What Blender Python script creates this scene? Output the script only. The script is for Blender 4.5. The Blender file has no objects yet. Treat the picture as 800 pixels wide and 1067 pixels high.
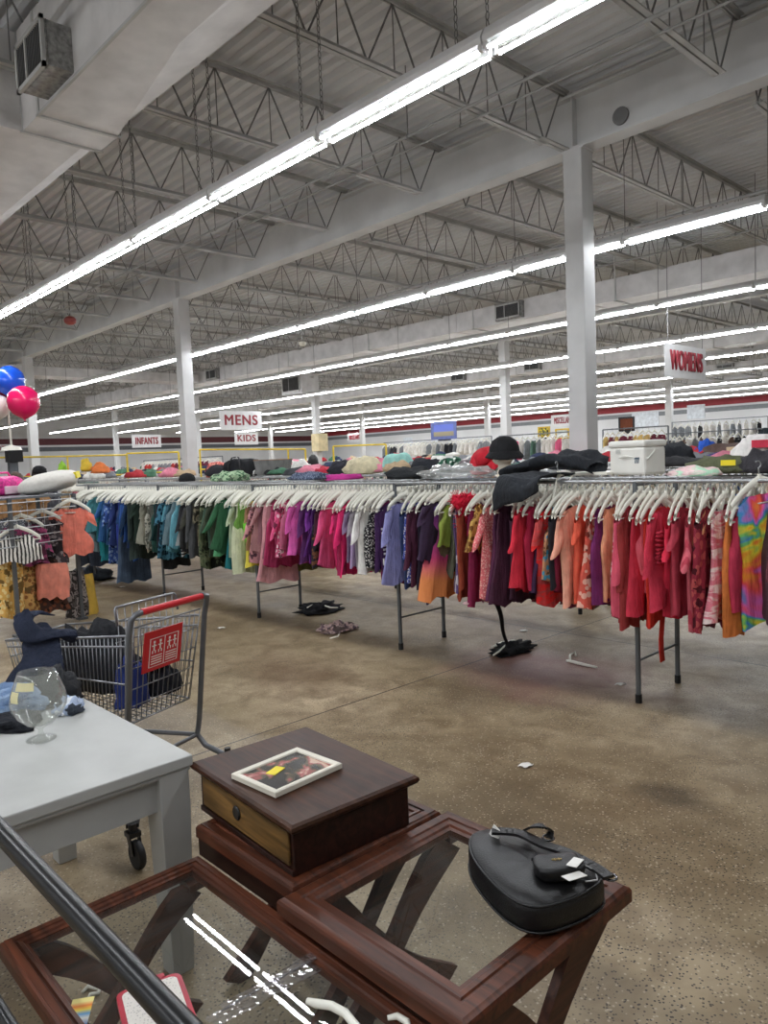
import bpy, math, random
from mathutils import Vector, Matrix, noise
PI = math.pi
random.seed(7)
SC = bpy.context.scene
COL = SC.collection

# ------------------------------------------------------------------ camera
FPX = 777.43
YAW, PITCH, ROLL = [math.radians(a) for a in (-46.8116, -4.0349, -2.3272)]
EYE = Vector((0, 0, 1.6))
_f = Vector((math.sin(YAW)*math.cos(PITCH), math.cos(YAW)*math.cos(PITCH), math.sin(PITCH)))
_r0 = Vector((math.cos(YAW), -math.sin(YAW), 0))
_u0 = _r0.cross(_f)
_r = _r0*math.cos(ROLL)+_u0*math.sin(ROLL)
_u = -_r0*math.sin(ROLL)+_u0*math.cos(ROLL)
cam = bpy.data.cameras.new('camera')
cam.sensor_fit = 'HORIZONTAL'; cam.sensor_width = 36; cam.lens = FPX/800*36
cam.clip_start = .02; cam.clip_end = 300
co = bpy.data.objects.new('camera', cam); COL.objects.link(co)
m = Matrix((_r, _u, -_f)).transposed().to_4x4(); m.translation = EYE
co.matrix_world = m
SC.camera = co

def ray(x, y):
    return _r*((x-400)/FPX) - _u*((y-533.5)/FPX) + _f
def onZ(x, y, z): d = ray(x, y); return EYE + d*((z-EYE.z)/d.z)
def onY(x, y, v): d = ray(x, y); return EYE + d*(v/d.y)
def onX(x, y, v): d = ray(x, y); return EYE + d*(v/d.x)
def deep(x, y, t): return EYE + ray(x, y)*t

# ------------------------------------------------------------------ materials
def lin(c):
    return tuple((v/12.92 if v <= .04045 else ((v+.055)/1.055)**2.4) for v in (a/255 for a in c)) + (1,)
MATS = {}
class NT:
    def __init__(s, name):
        s.m = bpy.data.materials.new(name); s.m.use_nodes = True
        s.t = s.m.node_tree; s.b = s.t.nodes['Principled BSDF']; s.out = s.t.nodes['Material Output']
    def n(s, typ, **kw):
        o = s.t.nodes.new(typ)
        for k, v in kw.items():
            if k.startswith('_'): setattr(o, k[1:], v)
            else: o.inputs[k.replace('__', ' ')].default_value = v
        return o
    def l(s, a, b): s.t.links.new(a, b)
    def coord(s, scale=(1, 1, 1), kind='Object'):
        tc = s.n('ShaderNodeTexCoord'); mp = s.n('ShaderNodeMapping'); mp.inputs['Scale'].default_value = scale
        s.l(tc.outputs[kind], mp.inputs['Vector']); return mp.outputs['Vector']
    def ramp(s, fac, stops, interp='LINEAR'):
        r = s.n('ShaderNodeValToRGB'); r.color_ramp.interpolation = interp
        e = r.color_ramp.elements
        while len(e) > 1: e.remove(e[0])
        e[0].position = stops[0][0]; e[0].color = stops[0][1]
        for p, c in stops[1:]:
            x = e.new(p); x.color = c
        s.l(fac, r.inputs['Fac']); return r.outputs['Color']
    def mix(s, fac, a, b, mode='MIX'):
        x = s.n('ShaderNodeMix', _data_type='RGBA', _blend_type=mode)
        for v, i in ((fac, 0), (a, 6), (b, 7)):
            if hasattr(v, 'is_linked'): s.l(v, x.inputs[i])
            else: x.inputs[i].default_value = v
        return x.outputs[2]
    def bump(s, h, strength=.3, dist=.01):
        b = s.n('ShaderNodeBump', Strength=strength, Distance=dist)
        s.l(h, b.inputs['Height']); s.l(b.outputs['Normal'], s.b.inputs['Normal'])
def shade(c, k): return tuple(max(0, min(255, v*k)) for v in c)
def plain(name, c, rough=.5, metal=0, var=.08, scale=6, bump=0, spec=.5):
    if name in MATS: return MATS[name]
    t = NT(name); v = t.coord()
    nz = t.n('ShaderNodeTexNoise', Scale=scale, Detail=4); t.l(v, nz.inputs['Vector'])
    t.l(t.ramp(nz.outputs['Fac'], [(.3, lin(shade(c, 1-var))), (.7, lin(shade(c, 1+var)))]), t.b.inputs['Base Color'])
    t.b.inputs['Roughness'].default_value = rough; t.b.inputs['Metallic'].default_value = metal
    t.b.inputs['Specular IOR Level'].default_value = spec
    if bump:
        n2 = t.n('ShaderNodeTexNoise', Scale=scale*8, Detail=3); t.l(v, n2.inputs['Vector']); t.bump(n2.outputs['Fac'], bump, .005)
    MATS[name] = t.m; return t.m
def emit(name, c, s):
    t = NT(name); t.b.inputs['Base Color'].default_value = lin(c)
    t.b.inputs['Emission Color'].default_value = lin(c); t.b.inputs['Emission Strength'].default_value = s
    return t.m
def fabric(c, pat='solid', c2=(240, 235, 230), sc=1.0):
    """woven cloth; pat is the printed pattern."""
    key = 'cloth_%s_%d_%d_%d_%s_%s' % ((pat,)+tuple(int(v) for v in c)+(''.join('%02x' % int(v) for v in c2), sc))
    if key in MATS: return MATS[key]
    c = tuple(v_*.94+16 for v_ in c)
    t = NT(key); v = t.coord()
    nz = t.n('ShaderNodeTexNoise', Scale=9, Detail=3); t.l(v, nz.inputs['Vector'])
    base = t.ramp(nz.outputs['Fac'], [(.3, lin(shade(c, .88))), (.72, lin(shade(c, 1.08)))])
    A, B = lin(c), lin(c2); col = base
    if pat in ('floral', 'speck', 'dots'):
        vo = t.n('ShaderNodeTexVoronoi', Scale={'floral': 22, 'speck': 70, 'dots': 45}[pat]*sc); t.l(v, vo.inputs['Vector'])
        th = {'floral': .42, 'speck': .4, 'dots': .3}[pat]
        f = t.ramp(vo.outputs['Distance'], [(0, (1, 1, 1, 1)), (th, (0, 0, 0, 1))], 'CONSTANT')
        col = t.mix(f, base, B)
        if pat == 'floral':
            n3 = t.n('ShaderNodeTexNoise', Scale=14*sc, Detail=2); t.l(v, n3.inputs['Vector'])
            f3 = t.ramp(n3.outputs['Fac'], [(0, (0, 0, 0, 1)), (.58, (1, 1, 1, 1))], 'CONSTANT')
            col = t.mix(f3, col, lin(shade(c, .55)))
    elif pat in ('stripe', 'vstripe', 'zigzag', 'check'):
        w = t.n('ShaderNodeTexWave', Scale=9*sc, Distortion=3 if pat == 'zigzag' else .4)
        w.bands_direction = 'Z' if pat in ('stripe', 'check') else 'Y'
        t.l(v, w.inputs['Vector'])
        f = t.ramp(w.outputs['Fac'], [(0, (0, 0, 0, 1)), (.55, (1, 1, 1, 1))], 'CONSTANT'); col = t.mix(f, base, B)
    elif pat == 'batik':
        mpv = t.coord((1, 1, 3)); n3 = t.n('ShaderNodeTexNoise', Scale=7*sc, Detail=3, Distortion=1.2); t.l(mpv, n3.inputs['Vector'])
        f = t.ramp(n3.outputs['Fac'], [(.42, (0, 0, 0, 1)), (.56, (1, 1, 1, 1))]); col = t.mix(f, base, B)
    elif pat == 'camo':
        n3 = t.n('ShaderNodeTexNoise', Scale=11*sc, Detail=2, Distortion=.6); t.l(v, n3.inputs['Vector'])
        col = t.ramp(n3.outputs['Fac'], [(0, lin(shade(c, .4))), (.42, A), (.52, B), (.6, lin(shade(c, .65)))], 'CONSTANT')
    elif pat == 'sunset':
        g = t.n('ShaderNodeSeparateXYZ'); t.l(v, g.inputs[0])
        mr = t.n('ShaderNodeMapRange'); mr.inputs['From Min'].default_value = -.2; mr.inputs['From Max'].default_value = -.75
        t.l(g.outputs['Z'], mr.inputs['Value'])
        col = t.ramp(mr.outputs[0], [(0, lin((96, 66, 140))), (.4, lin((196, 86, 170))), (.7, lin((214, 80, 128))), (1, lin((226, 140, 84)))])
    elif pat == 'rainbow':
        n3 = t.n('ShaderNodeTexNoise', Scale=3.4, Detail=2, Distortion=1.5); t.l(v, n3.inputs['Vector'])
        g = t.n('ShaderNodeSeparateXYZ'); t.l(v, g.inputs[0])
        a = t.n('ShaderNodeMath', _operation='MULTIPLY'); a.inputs[1].default_value = 1.5; t.l(g.outputs['Z'], a.inputs[0])
        b2 = t.n('ShaderNodeMath', _operation='MULTIPLY_ADD'); b2.inputs[1].default_value = 2.0; t.l(n3.outputs['Fac'], b2.inputs[0]); t.l(a.outputs[0], b2.inputs[2])
        fr = t.n('ShaderNodeMath', _operation='FRACT'); t.l(b2.outputs[0], fr.inputs[0])
        col = t.ramp(fr.outputs[0], [(0, lin((250, 90, 90))), (.18, lin((250, 150, 60))), (.36, lin((245, 225, 70))), (.52, lin((120, 200, 110))), (.66, lin((80, 150, 215))), (.82, lin((225, 110, 190))), (1, lin((250, 90, 90)))])
    t.l(col, t.b.inputs['Base Color'])
    t.b.inputs['Roughness'].default_value = .85; t.b.inputs['Specular IOR Level'].default_value = .2
    n2 = t.n('ShaderNodeTexNoise', Scale=28, Detail=4); t.l(v, n2.inputs['Vector']); t.bump(n2.outputs['Fac'], .5, .012)
    mv = t.coord((16, 16, 2.2)); n4 = t.n('ShaderNodeTexNoise', Scale=2.2, Detail=3); t.l(mv, n4.inputs['Vector'])
    b4 = t.n('ShaderNodeBump', Strength=.55, Distance=.03); t.l(n4.outputs['Fac'], b4.inputs['Height']); t.l(t.b.inputs['Normal'].links[0].from_socket, b4.inputs['Normal']); t.l(b4.outputs['Normal'], t.b.inputs['Normal'])
    MATS[key] = t.m; return t.m
def wood(name, c, rough=.3, axis='X', k=1.0):
    if name in MATS: return MATS[name]
    t = NT(name); s = {'X': (1.2, 14, 14), 'Y': (14, 1.2, 14), 'Z': (14, 14, 1.2)}[axis]
    v = t.coord(tuple(a*k for a in s))
    n1 = t.n('ShaderNodeTexNoise', Scale=3, Detail=6, Distortion=.8); t.l(v, n1.inputs['Vector'])
    t.l(t.ramp(n1.outputs['Fac'], [(.25, lin(shade(c, .6))), (.5, lin(c)), (.75, lin(shade(c, 1.35)))]), t.b.inputs['Base Color'])
    n2 = t.n('ShaderNodeTexNoise', Scale=5, Detail=3); t.l(t.coord(), n2.inputs['Vector'])
    mr = t.n('ShaderNodeMapRange'); mr.inputs['To Min'].default_value = rough-.08; mr.inputs['To Max'].default_value = rough+.15
    t.l(n2.outputs['Fac'], mr.inputs['Value']); t.l(mr.outputs[0], t.b.inputs['Roughness'])
    t.b.inputs['Specular IOR Level'].default_value = .3; t.bump(n1.outputs['Fac'], .08, .003); MATS[name] = t.m; return t.m
def glassy(name, tint=(232, 240, 236), refl=1.45, haze=0.0, rough=.015, hz=(235, 235, 228)):
    t = NT(name); t.t.nodes.remove(t.b)
    tr = t.n('ShaderNodeBsdfTransparent', Color=lin(tint)); gl = t.n('ShaderNodeBsdfGlossy', Roughness=rough)
    fr = t.n('ShaderNodeLayerWeight', Blend=.5); pw = t.n('ShaderNodeMath', _operation='POWER'); pw.inputs[1].default_value = 4.5; t.l(fr.outputs['Facing'], pw.inputs[0])
    mr = t.n('ShaderNodeMapRange'); mr.inputs['To Min'].default_value = refl*.12; mr.inputs['To Max'].default_value = .9; t.l(pw.outputs[0], mr.inputs['Value'])
    mx = t.n('ShaderNodeMixShader'); t.l(mr.outputs[0], mx.inputs[0]); t.l(tr.outputs[0], mx.inputs[1]); t.l(gl.outputs[0], mx.inputs[2])
    res = mx.outputs[0]
    if haze:
        df = t.n('ShaderNodeBsdfDiffuse', Color=lin(hz)); m2 = t.n('ShaderNodeMixShader'); m2.inputs[0].default_value = haze
        t.l(res, m2.inputs[1]); t.l(df.outputs[0], m2.inputs[2]); res = m2.outputs[0]
    t.l(res, t.out.inputs['Surface']); return t.m

WHITE_STEEL = plain('painted_white_steel', (206, 206, 205), .5, 0, .05, 2)
GREY_STEEL = plain('painted_grey_steel', (176, 176, 174), .55, 0, .08, 3)
WEB_STEEL = plain('dull_grey_steel', (120, 120, 120), .6, 0, .1, 5)
DUCT_M = plain('painted_duct_metal', (205, 203, 202), .5, 0, .06, 4)
GALV = plain('galvanised_metal', (150, 150, 148), .42, .7, .2, 26)
CHROME = plain('hook_wire', (170, 172, 174), .36, .8, .1)
RACK_GREY = plain('rack_grey_enamel', (104, 108, 112), .4, .5, .1)
BLACK_RUB = plain('black_rubber', (24, 24, 26), .6, 0, .1)
PLASTIC_W = plain('white_plastic', (240, 238, 226), .4, 0, .04)
BLACK_PL = plain('black_plastic', (22, 22, 24), .35, 0, .1)
BLACK_GLOSS = plain('black_gloss_metal', (26, 27, 29), .3, .35, .2, 20)
YEL = plain('yellow_enamel', (214, 186, 52), .45, 0, .08)
PAPER = plain('white_paper', (240, 238, 232), .7, 0, .02)
YTAG = plain('yellow_tag_paper', (240, 220, 40), .6, 0, .03)
SKIN = plain('brown_skin', (150, 104, 80), .5, 0, .05)
SKIN_D = plain('dark_skin', (84, 56, 44), .5, 0, .05)
TUBE_M = emit('lit_lamp_tube', (246, 250, 255), 84.0)

# ------------------------------------------------------------------ mesh helper
class MB:
    def __init__(s): s.v = []; s.f = []; s.mi = []; s.cur = 0
    def add(s, vs, fs):
        o = len(s.v); s.v += [tuple(p) for p in vs]
        for f in fs: s.f.append(tuple(i+o for i in f)); s.mi.append(s.cur)
        return s
    def box(s, c, d, M=None):
        x, y, z = (a/2 for a in d)
        vs = [Vector((sx*x, sy*y, sz*z)) for sz in (-1, 1) for sy in (-1, 1) for sx in (-1, 1)]
        if M is not None: vs = [M @ p for p in vs]
        c = Vector(c); vs = [p+c for p in vs]
        return s.add(vs, [(0, 2, 3, 1), (4, 5, 7, 6), (0, 1, 5, 4), (2, 6, 7, 3), (0, 4, 6, 2), (1, 3, 7, 5)])
    def bar(s, a, b, w, h, up=(0, 0, 1)):
        a, b = Vector(a), Vector(b); d = (b-a); L = d.length; d.normalize()
        up = Vector(up); x = d.cross(up)
        if x.length < 1e-5: x = d.cross(Vector((1, 0, 0)))
        x.normalize(); z = x.cross(d)
        M = Matrix((x, d, z)).transposed()
        return s.box((a+b)/2, (w, L, h), M)
    def tube(s, pts, r, n=8, closed=False, cap=True):
        pts = [Vector(p) for p in pts]; N = len(pts); rings = []
        rr = r if isinstance(r, (list, tuple)) else [r]*N
        nrm = None
        for i, p in enumerate(pts):
            if closed: d = pts[(i+1) % N]-pts[i-1]
            else: d = pts[min(i+1, N-1)]-pts[max(i-1, 0)]
            if d.length < 1e-9: d = Vector((0, 0, 1))
            d.normalize()
            if nrm is None:
                nrm = d.orthogonal().normalized()
            else:
                nrm = nrm-d*nrm.dot(d)
                nrm = d.orthogonal().normalized() if nrm.length < 1e-6 else nrm.normalized()
            b = d.cross(nrm)
            rings.append([p+(nrm*math.cos(2*PI*k/n)+b*math.sin(2*PI*k/n))*rr[i] for k in range(n)])
        vs = [q for R in rings for q in R]; fs = []
        for i in range(N if closed else N-1):
            j = (i+1) % N
            for k in range(n):
                k2 = (k+1) % n; fs.append((i*n+k, i*n+k2, j*n+k2, j*n+k))
        if cap and not closed:
            fs.append(tuple(range(n))[::-1]); fs.append(tuple((N-1)*n+k for k in range(n)))
        return s.add(vs, fs)
    def lathe(s, prof, n=24, c=(0, 0, 0), M=None):
        vs = []; c = Vector(c)
        for r, z in prof:
            for k in range(n):
                p = Vector((r*math.cos(2*PI*k/n), r*math.sin(2*PI*k/n), z))
                vs.append((M @ p if M is not None else p)+c)
        fs = []
        for i in range(len(prof)-1):
            for k in range(n):
                k2 = (k+1) % n; fs.append((i*n+k, i*n+k2, (i+1)*n+k2, (i+1)*n+k))
        fs.append(tuple(range(n))[::-1]); fs.append(tuple((len(prof)-1)*n+k for k in range(n)))
        return s.add(vs, fs)
    def grid(s, fn, nu, nv, closeu=False):
        vs = [fn(i/(nu if closeu else nu-1), j/(nv-1)) for j in range(nv) for i in range(nu)]
        fs = []
        for j in range(nv-1):
            for i in range(nu if closeu else nu-1):
                i2 = (i+1) % nu; fs.append((j*nu+i, j*nu+i2, (j+1)*nu+i2, (j+1)*nu+i))
        return s.add(vs, fs)
    def rectframe(s, x0, x1, y0, y1, prof):
        """mitred moulding; prof = (inset, z) round the section, closed."""
        n = len(prof); vs = []
        for d, z in prof: vs += [(x0+d, y0+d, z), (x1-d, y0+d, z), (x1-d, y1-d, z), (x0+d, y1-d, z)]
        fs = []
        for i in range(n):
            j = (i+1) % n
            for k in range(4):
                k2 = (k+1) % 4; fs.append((i*4+k, i*4+k2, j*4+k2, j*4+k))
        return s.add(vs, fs)
    def blob(s, c, d, seed=0, amp=.18, nu=18, nv=10, flat=True, freq=2.2, power=1.0):
        """crumpled lump: d = half sizes."""
        off = Vector((seed*3.7, seed*1.9, seed*.7)); c = Vector(c)
        def fn(u, v):
            th, ph = u*2*PI, (v-.5)*PI
            p = Vector((math.cos(ph)*math.cos(th), math.cos(ph)*math.sin(th), math.sin(ph)))
            if power != 1: p = Vector(tuple(math.copysign(abs(a)**power, a) for a in p))
            k = 1+amp*noise.noise(p*freq+off)*2+amp*.5*noise.noise(p*freq*2.7+off)
            p = p*k
            if flat and p.z < 0: p.z *= .12
            return (c.x+p.x*d[0], c.y+p.y*d[1], c.z+p.z*d[2])
        return s.grid(fn, nu, nv, True)
    def mesh(s, name, mats, smooth=False, angle=None):
        me = bpy.data.meshes.new(name); me.from_pydata(s.v, [], s.f)
        for mm in (mats if isinstance(mats, (list, tuple)) else [mats]): me.materials.append(mm)
        if any(s.mi): me.polygons.foreach_set('material_index', s.mi)
        me.update()
        if smooth:
            me.polygons.foreach_set('use_smooth', [True]*len(me.polygons))
            if angle: me.set_sharp_from_angle(angle=math.radians(angle))
        return me
    def obj(s, name, mats, parent=None, smooth=False, angle=None, bevel=0, loc=None, solid=0):
        o = bpy.data.objects.new(name, s.mesh(name, mats, smooth, angle)); COL.objects.link(o)
        if parent is not None: o.parent = parent
        if loc is not None: o.location = loc
        if solid:
            k = o.modifiers.new('solid', 'SOLIDIFY'); k.thickness = solid; k.offset = 0
        if bevel:
            k = o.modifiers.new('bevel', 'BEVEL'); k.width = bevel; k.segments = 2; k.limit_method = 'ANGLE'; k.angle_limit = math.radians(40)
        return o
USED = {}
def tag(o, label, cat, group=None):
    o['label'] = label; o['category'] = cat
    if group: o['group'] = group
    if label in USED and (not group or USED[label] != group): print('DUPLABEL', label)
    n = len(label.replace('-', ' ').split())
    if not 4 <= n <= 16: print('LABELLEN', n, label)
    USED[label] = group; return o
def struct(o): o['kind'] = 'structure'; return o
def empty(name, label, cat, loc=(0, 0, 0), rz=0, group=None):
    o = bpy.data.objects.new(name, None); COL.objects.link(o); o.location = loc; o.rotation_euler = (0, 0, rz)
    o.empty_display_size = .05
    return tag(o, label, cat, group)
def dup(o, parent=None, loc=None, rz=None):
    c = o.copy(); COL.objects.link(c)
    if parent is not None: c.parent = parent
    if loc is not None: c.location = loc
    if rz is not None: c.rotation_euler = (0, 0, rz)
    for ch in [k for k in o.children]: dup(ch, c)
    return c
# ------------------------------------------------------------------ room
XL, XR, YB, YF, ZC = -46.2, 6.0, 37.2, -6.5, 5.42
def floor_mat():
    t = NT('stained_concrete'); v = t.coord()
    n1 = t.n('ShaderNodeTexNoise', Scale=.55, Detail=6, Roughness=.6); t.l(v, n1.inputs['Vector'])
    base = t.ramp(n1.outputs['Fac'], [(.32, lin((98, 84, 62))), (.5, lin((150, 133, 104))), (.68, lin((190, 172, 142)))])
    n2 = t.n('ShaderNodeTexNoise', Scale=5, Detail=5, Distortion=.7); t.l(v, n2.inputs['Vector'])
    c = t.mix(t.ramp(n2.outputs['Fac'], [(.38, (0, 0, 0, 1)), (.66, (.6, .6, .6, 1))]), base, lin((104, 86, 60)))
    vo = t.n('ShaderNodeTexVoronoi', Scale=75); t.l(v, vo.inputs['Vector'])
    sp = t.ramp(vo.outputs['Distance'], [(.0, (1, 1, 1, 1)), (.27, (0, 0, 0, 1))], 'CONSTANT')
    n5 = t.n('ShaderNodeTexNoise', Scale=1.3, Detail=2); t.l(v, n5.inputs['Vector'])
    wear = t.ramp(n5.outputs['Fac'], [(.42, (.35, .35, .35, 1)), (.6, (1, 1, 1, 1))])
    c = t.mix(t.mix(1.0, sp, wear, 'MULTIPLY'), c, lin((66, 56, 46)))
    v2 = t.n('ShaderNodeTexVoronoi', Scale=48); t.l(v, v2.inputs['Vector'])
    s2 = t.ramp(v2.outputs['Distance'], [(.0, (.5, .5, .5, 1)), (.2, (0, 0, 0, 1))], 'CONSTANT')
    c = t.mix(s2, c, lin((205, 190, 166)))
    # spilled red stain under the rack
    def spot(x, y, rx, ry):
        mp = t.n('ShaderNodeMapping', _vector_type='TEXTURE'); tc = t.n('ShaderNodeTexCoord'); t.l(tc.outputs['Object'], mp.inputs['Vector'])
        mp.inputs['Location'].default_value = (x, y, 0); mp.inputs['Scale'].default_value = (rx, ry, 1)
        nz = t.n('ShaderNodeTexNoise', Scale=2.2, Detail=4); t.l(v, nz.inputs['Vector'])
        ad = t.n('ShaderNodeVectorMath', _operation='MULTIPLY_ADD'); ad.inputs[1].default_value = (.9, .9, 0)
        sb = t.n('ShaderNodeVectorMath', _operation='SUBTRACT'); sb.inputs[1].default_value = (.5, .5, .5)
        t.l(nz.outputs['Color'], sb.inputs[0]); t.l(sb.outputs[0], ad.inputs[0]); t.l(mp.outputs[0], ad.inputs[2])
        ln = t.n('ShaderNodeVectorMath', _operation='LENGTH'); t.l(ad.outputs[0], ln.inputs[0])
        return t.ramp(ln.outputs['Value'], [(.35, (.55, .55, .55, 1)), (1, (0, 0, 0, 1))])
    p = onZ(575, 700, 0); c = t.mix(spot(p.x, p.y, .95, .75), c, lin((120, 48, 66)))
    p = onZ(700, 830, 0); c = t.mix(spot(p.x, p.y, .25, .16), c, lin((40, 34, 28)))
    p = onZ(300, 700, 0); c = t.mix(spot(p.x, p.y, .8, .5), c, lin((90, 66, 40)))
    # saw-cut joints
    sx = t.n('ShaderNodeSeparateXYZ'); tc = t.n('ShaderNodeTexCoord'); t.l(tc.outputs['Object'], sx.inputs[0])
    for ax, p0 in (('X', onZ(230, 778, 0).x), ('Y', 5.6)):
        a = t.n('ShaderNodeMath', _operation='SUBTRACT'); a.inputs[1].default_value = p0; t.l(sx.outputs[ax], a.inputs[0])
        w = t.n('ShaderNodeMath', _operation='PINGPONG'); w.inputs[1].default_value = 2.6; t.l(a.outputs[0], w.inputs[0])
        g = t.n('ShaderNodeMath', _operation='LESS_THAN'); g.inputs[1].default_value = .006; t.l(w.outputs[0], g.inputs[0])
        c = t.mix(g.outputs[0], c, lin((60, 52, 44)))
    t.l(c, t.b.inputs['Base Color'])
    n3 = t.n('ShaderNodeTexNoise', Scale=2.5, Detail=5); t.l(v, n3.inputs['Vector'])
    mr = t.n('ShaderNodeMapRange'); mr.inputs['To Min'].default_value = .3; mr.inputs['To Max'].default_value = .62
    t.l(n3.outputs['Fac'], mr.inputs['Value']); t.l(mr.outputs[0], t.b.inputs['Roughness'])
    t.bump(vo.outputs['Distance'], .12, .004)
    return t.m
def wall_mat(): return plain('white_wall_paint', (216, 217, 218), .7, 0, .03, .8)
WM = wall_mat()
struct(MB().box(((XL+XR)/2, (YB+YF)/2, -.05), (XR-XL, YB-YF, .1)).obj('floor', floor_mat()))
struct(MB().box(((XL+XR)/2, YB+.1, ZC/2), (XR-XL+.4, .2, ZC+.2)).obj('wall_back', WM))
struct(MB().box((XL-.1, (YB+YF)/2, ZC/2), (.2, YB-YF, ZC+.2)).obj('wall_left', WM))
struct(MB().box((XR+.1, (YB+YF)/2, ZC/2), (.2, YB-YF, ZC+.2)).obj('wall_right', WM))
struct(MB().box(((XL+XR)/2, YF-.1, ZC/2), (XR-XL+.4, .2, ZC+.2)).obj('wall_front', WM))
# ribbed steel deck: ribs run along X
mb = MB(); prof = []; y = YF; p = .152
while y < YB:
    prof += [(y, 0), (y+.052, 0), (y+.075, .045), (y+.129, .045)]; y += p
prof = [(a, ZC+b) for a, b in prof]
vs = [(XL, a, b) for a, b in prof]+[(XR, a, b) for a, b in prof]; n = len(prof)
vs += [(XL, YB, ZC+.2), (XL, YF, ZC+.2), (XR, YB, ZC+.2), (XR, YF, ZC+.2)]
mb.add(vs, [(i, i+1, n+i+1, n+i) for i in range(n-1)]+[(2*n, 2*n+2, 2*n+3, 2*n+1)])
t = NT('painted_roof_deck'); v = t.coord()
n1 = t.n('ShaderNodeTexNoise', Scale=1.2, Detail=6); t.l(v, n1.inputs['Vector'])
n2 = t.n('ShaderNodeTexNoise', Scale=14, Detail=2); t.l(v, n2.inputs['Vector'])
c0 = t.ramp(n1.outputs['Fac'], [(.3, lin((200, 201, 203))), (.7, lin((222, 223, 224)))])
t.l(t.mix(t.ramp(n2.outputs['Fac'], [(.0, (.5, .5, .5, 1)), (.3, (0, 0, 0, 1))]), c0, lin((160, 160, 162))), t.b.inputs['Base Color'])
t.b.inputs['Roughness'].default_value = .6
struct(mb.obj('ceiling', t.m))
# painted stripes and skirting on the two far walls
RED = plain('red_wall_paint', (150, 42, 52), .6, 0, .04); GREYP = plain('grey_wall_paint', (128, 132, 136), .6, 0, .04)
RED_SHADED = plain('red_wall_paint_shaded', (92, 34, 42), .6, 0, .04); DGREY = plain('shaded_stripe_and_skirting_grey', (92, 95, 100), .6, 0, .04)  # darker copies paint shade into the left stripes; grey also serves the skirting
struct(MB().box(((XL+XR)/2, YB-.006, 1.6+.0575*YB), (XR-XL, .012, .0085*YB)).obj('trim_1', RED))
struct(MB().box(((XL+XR)/2, YB-.006, 1.6+.0478*YB), (XR-XL, .012, .0056*YB)).obj('trim_2', GREYP))
struct(MB().box((XL+.006, (YB+YF)/2, 1.6+.040*-XL), (.012, YB-YF, .0085*-XL)).obj('trim_3', RED_SHADED))
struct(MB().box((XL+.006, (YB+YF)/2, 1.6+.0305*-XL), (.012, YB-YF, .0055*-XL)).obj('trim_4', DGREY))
struct(MB().box(((XL+XR)/2, YB-.01, .08), (XR-XL, .02, .16)).obj('baseboard_back', DGREY))
struct(MB().box((XL+.01, (YB+YF)/2, .08), (.02, YB-YF, .16)).obj('baseboard_left', DGREY))

# ------------------------------------------------------------------ steel frame
GY = [7.08+9.8*j for j in range(3)]
GB, GT = 4.72, 5.27           # girder bottom / top
TC, BC = 5.345, 4.735         # joist chords
SPANS = [(YF, GY[0])]+[(GY[i], GY[i+1]) for i in range(2)]+[(GY[2], YB)]
for gy in GY:
    mb = MB()
    mb.box(((XL+XR)/2, gy, GB+.0125), (XR-XL, .21, .025)).box(((XL+XR)/2, gy, GT-.0125), (XR-XL, .21, .025)).box(((XL+XR)/2, gy, (GB+GT)/2), (XR-XL, .03, GT-GB-.05))
    for k in range(7):
        mb.box((-4.37-8.5*k, gy, (GB+GT)/2), (.014, .2, GT-GB-.05))
    g = struct(mb.obj('roof_beam', WHITE_STEEL))
disc = MB().lathe([(.0, 0), (.085, 0), (.085, .02), (.06, .024), (0, .024)], 24, onY(647, 121, 7.058), Matrix.Rotation(PI/2, 3, 'X'))
tag(disc.obj('knockout_cover', WEB_STEEL), 'round grey cover plate on the side of the roof beam', 'cover plate')
# columns
for j, gy in enumerate(GY):
    for k in range(6):
        x = -4.37-8.5*k
        if x/gy < -3.2 or x/gy > -.3 or x < XL+.3: continue
        c = struct(MB().box((0, 0, GB/2), (.222, .222, GB)).obj('column', WHITE_STEEL, loc=(x, gy, 0), bevel=.012))
        struct(MB().box((0, 0, .01), (.3, .3, .02)).box((0, 0, GB-.008), (.26, .21, .016)).obj('plate', WHITE_STEEL, c))
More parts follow.
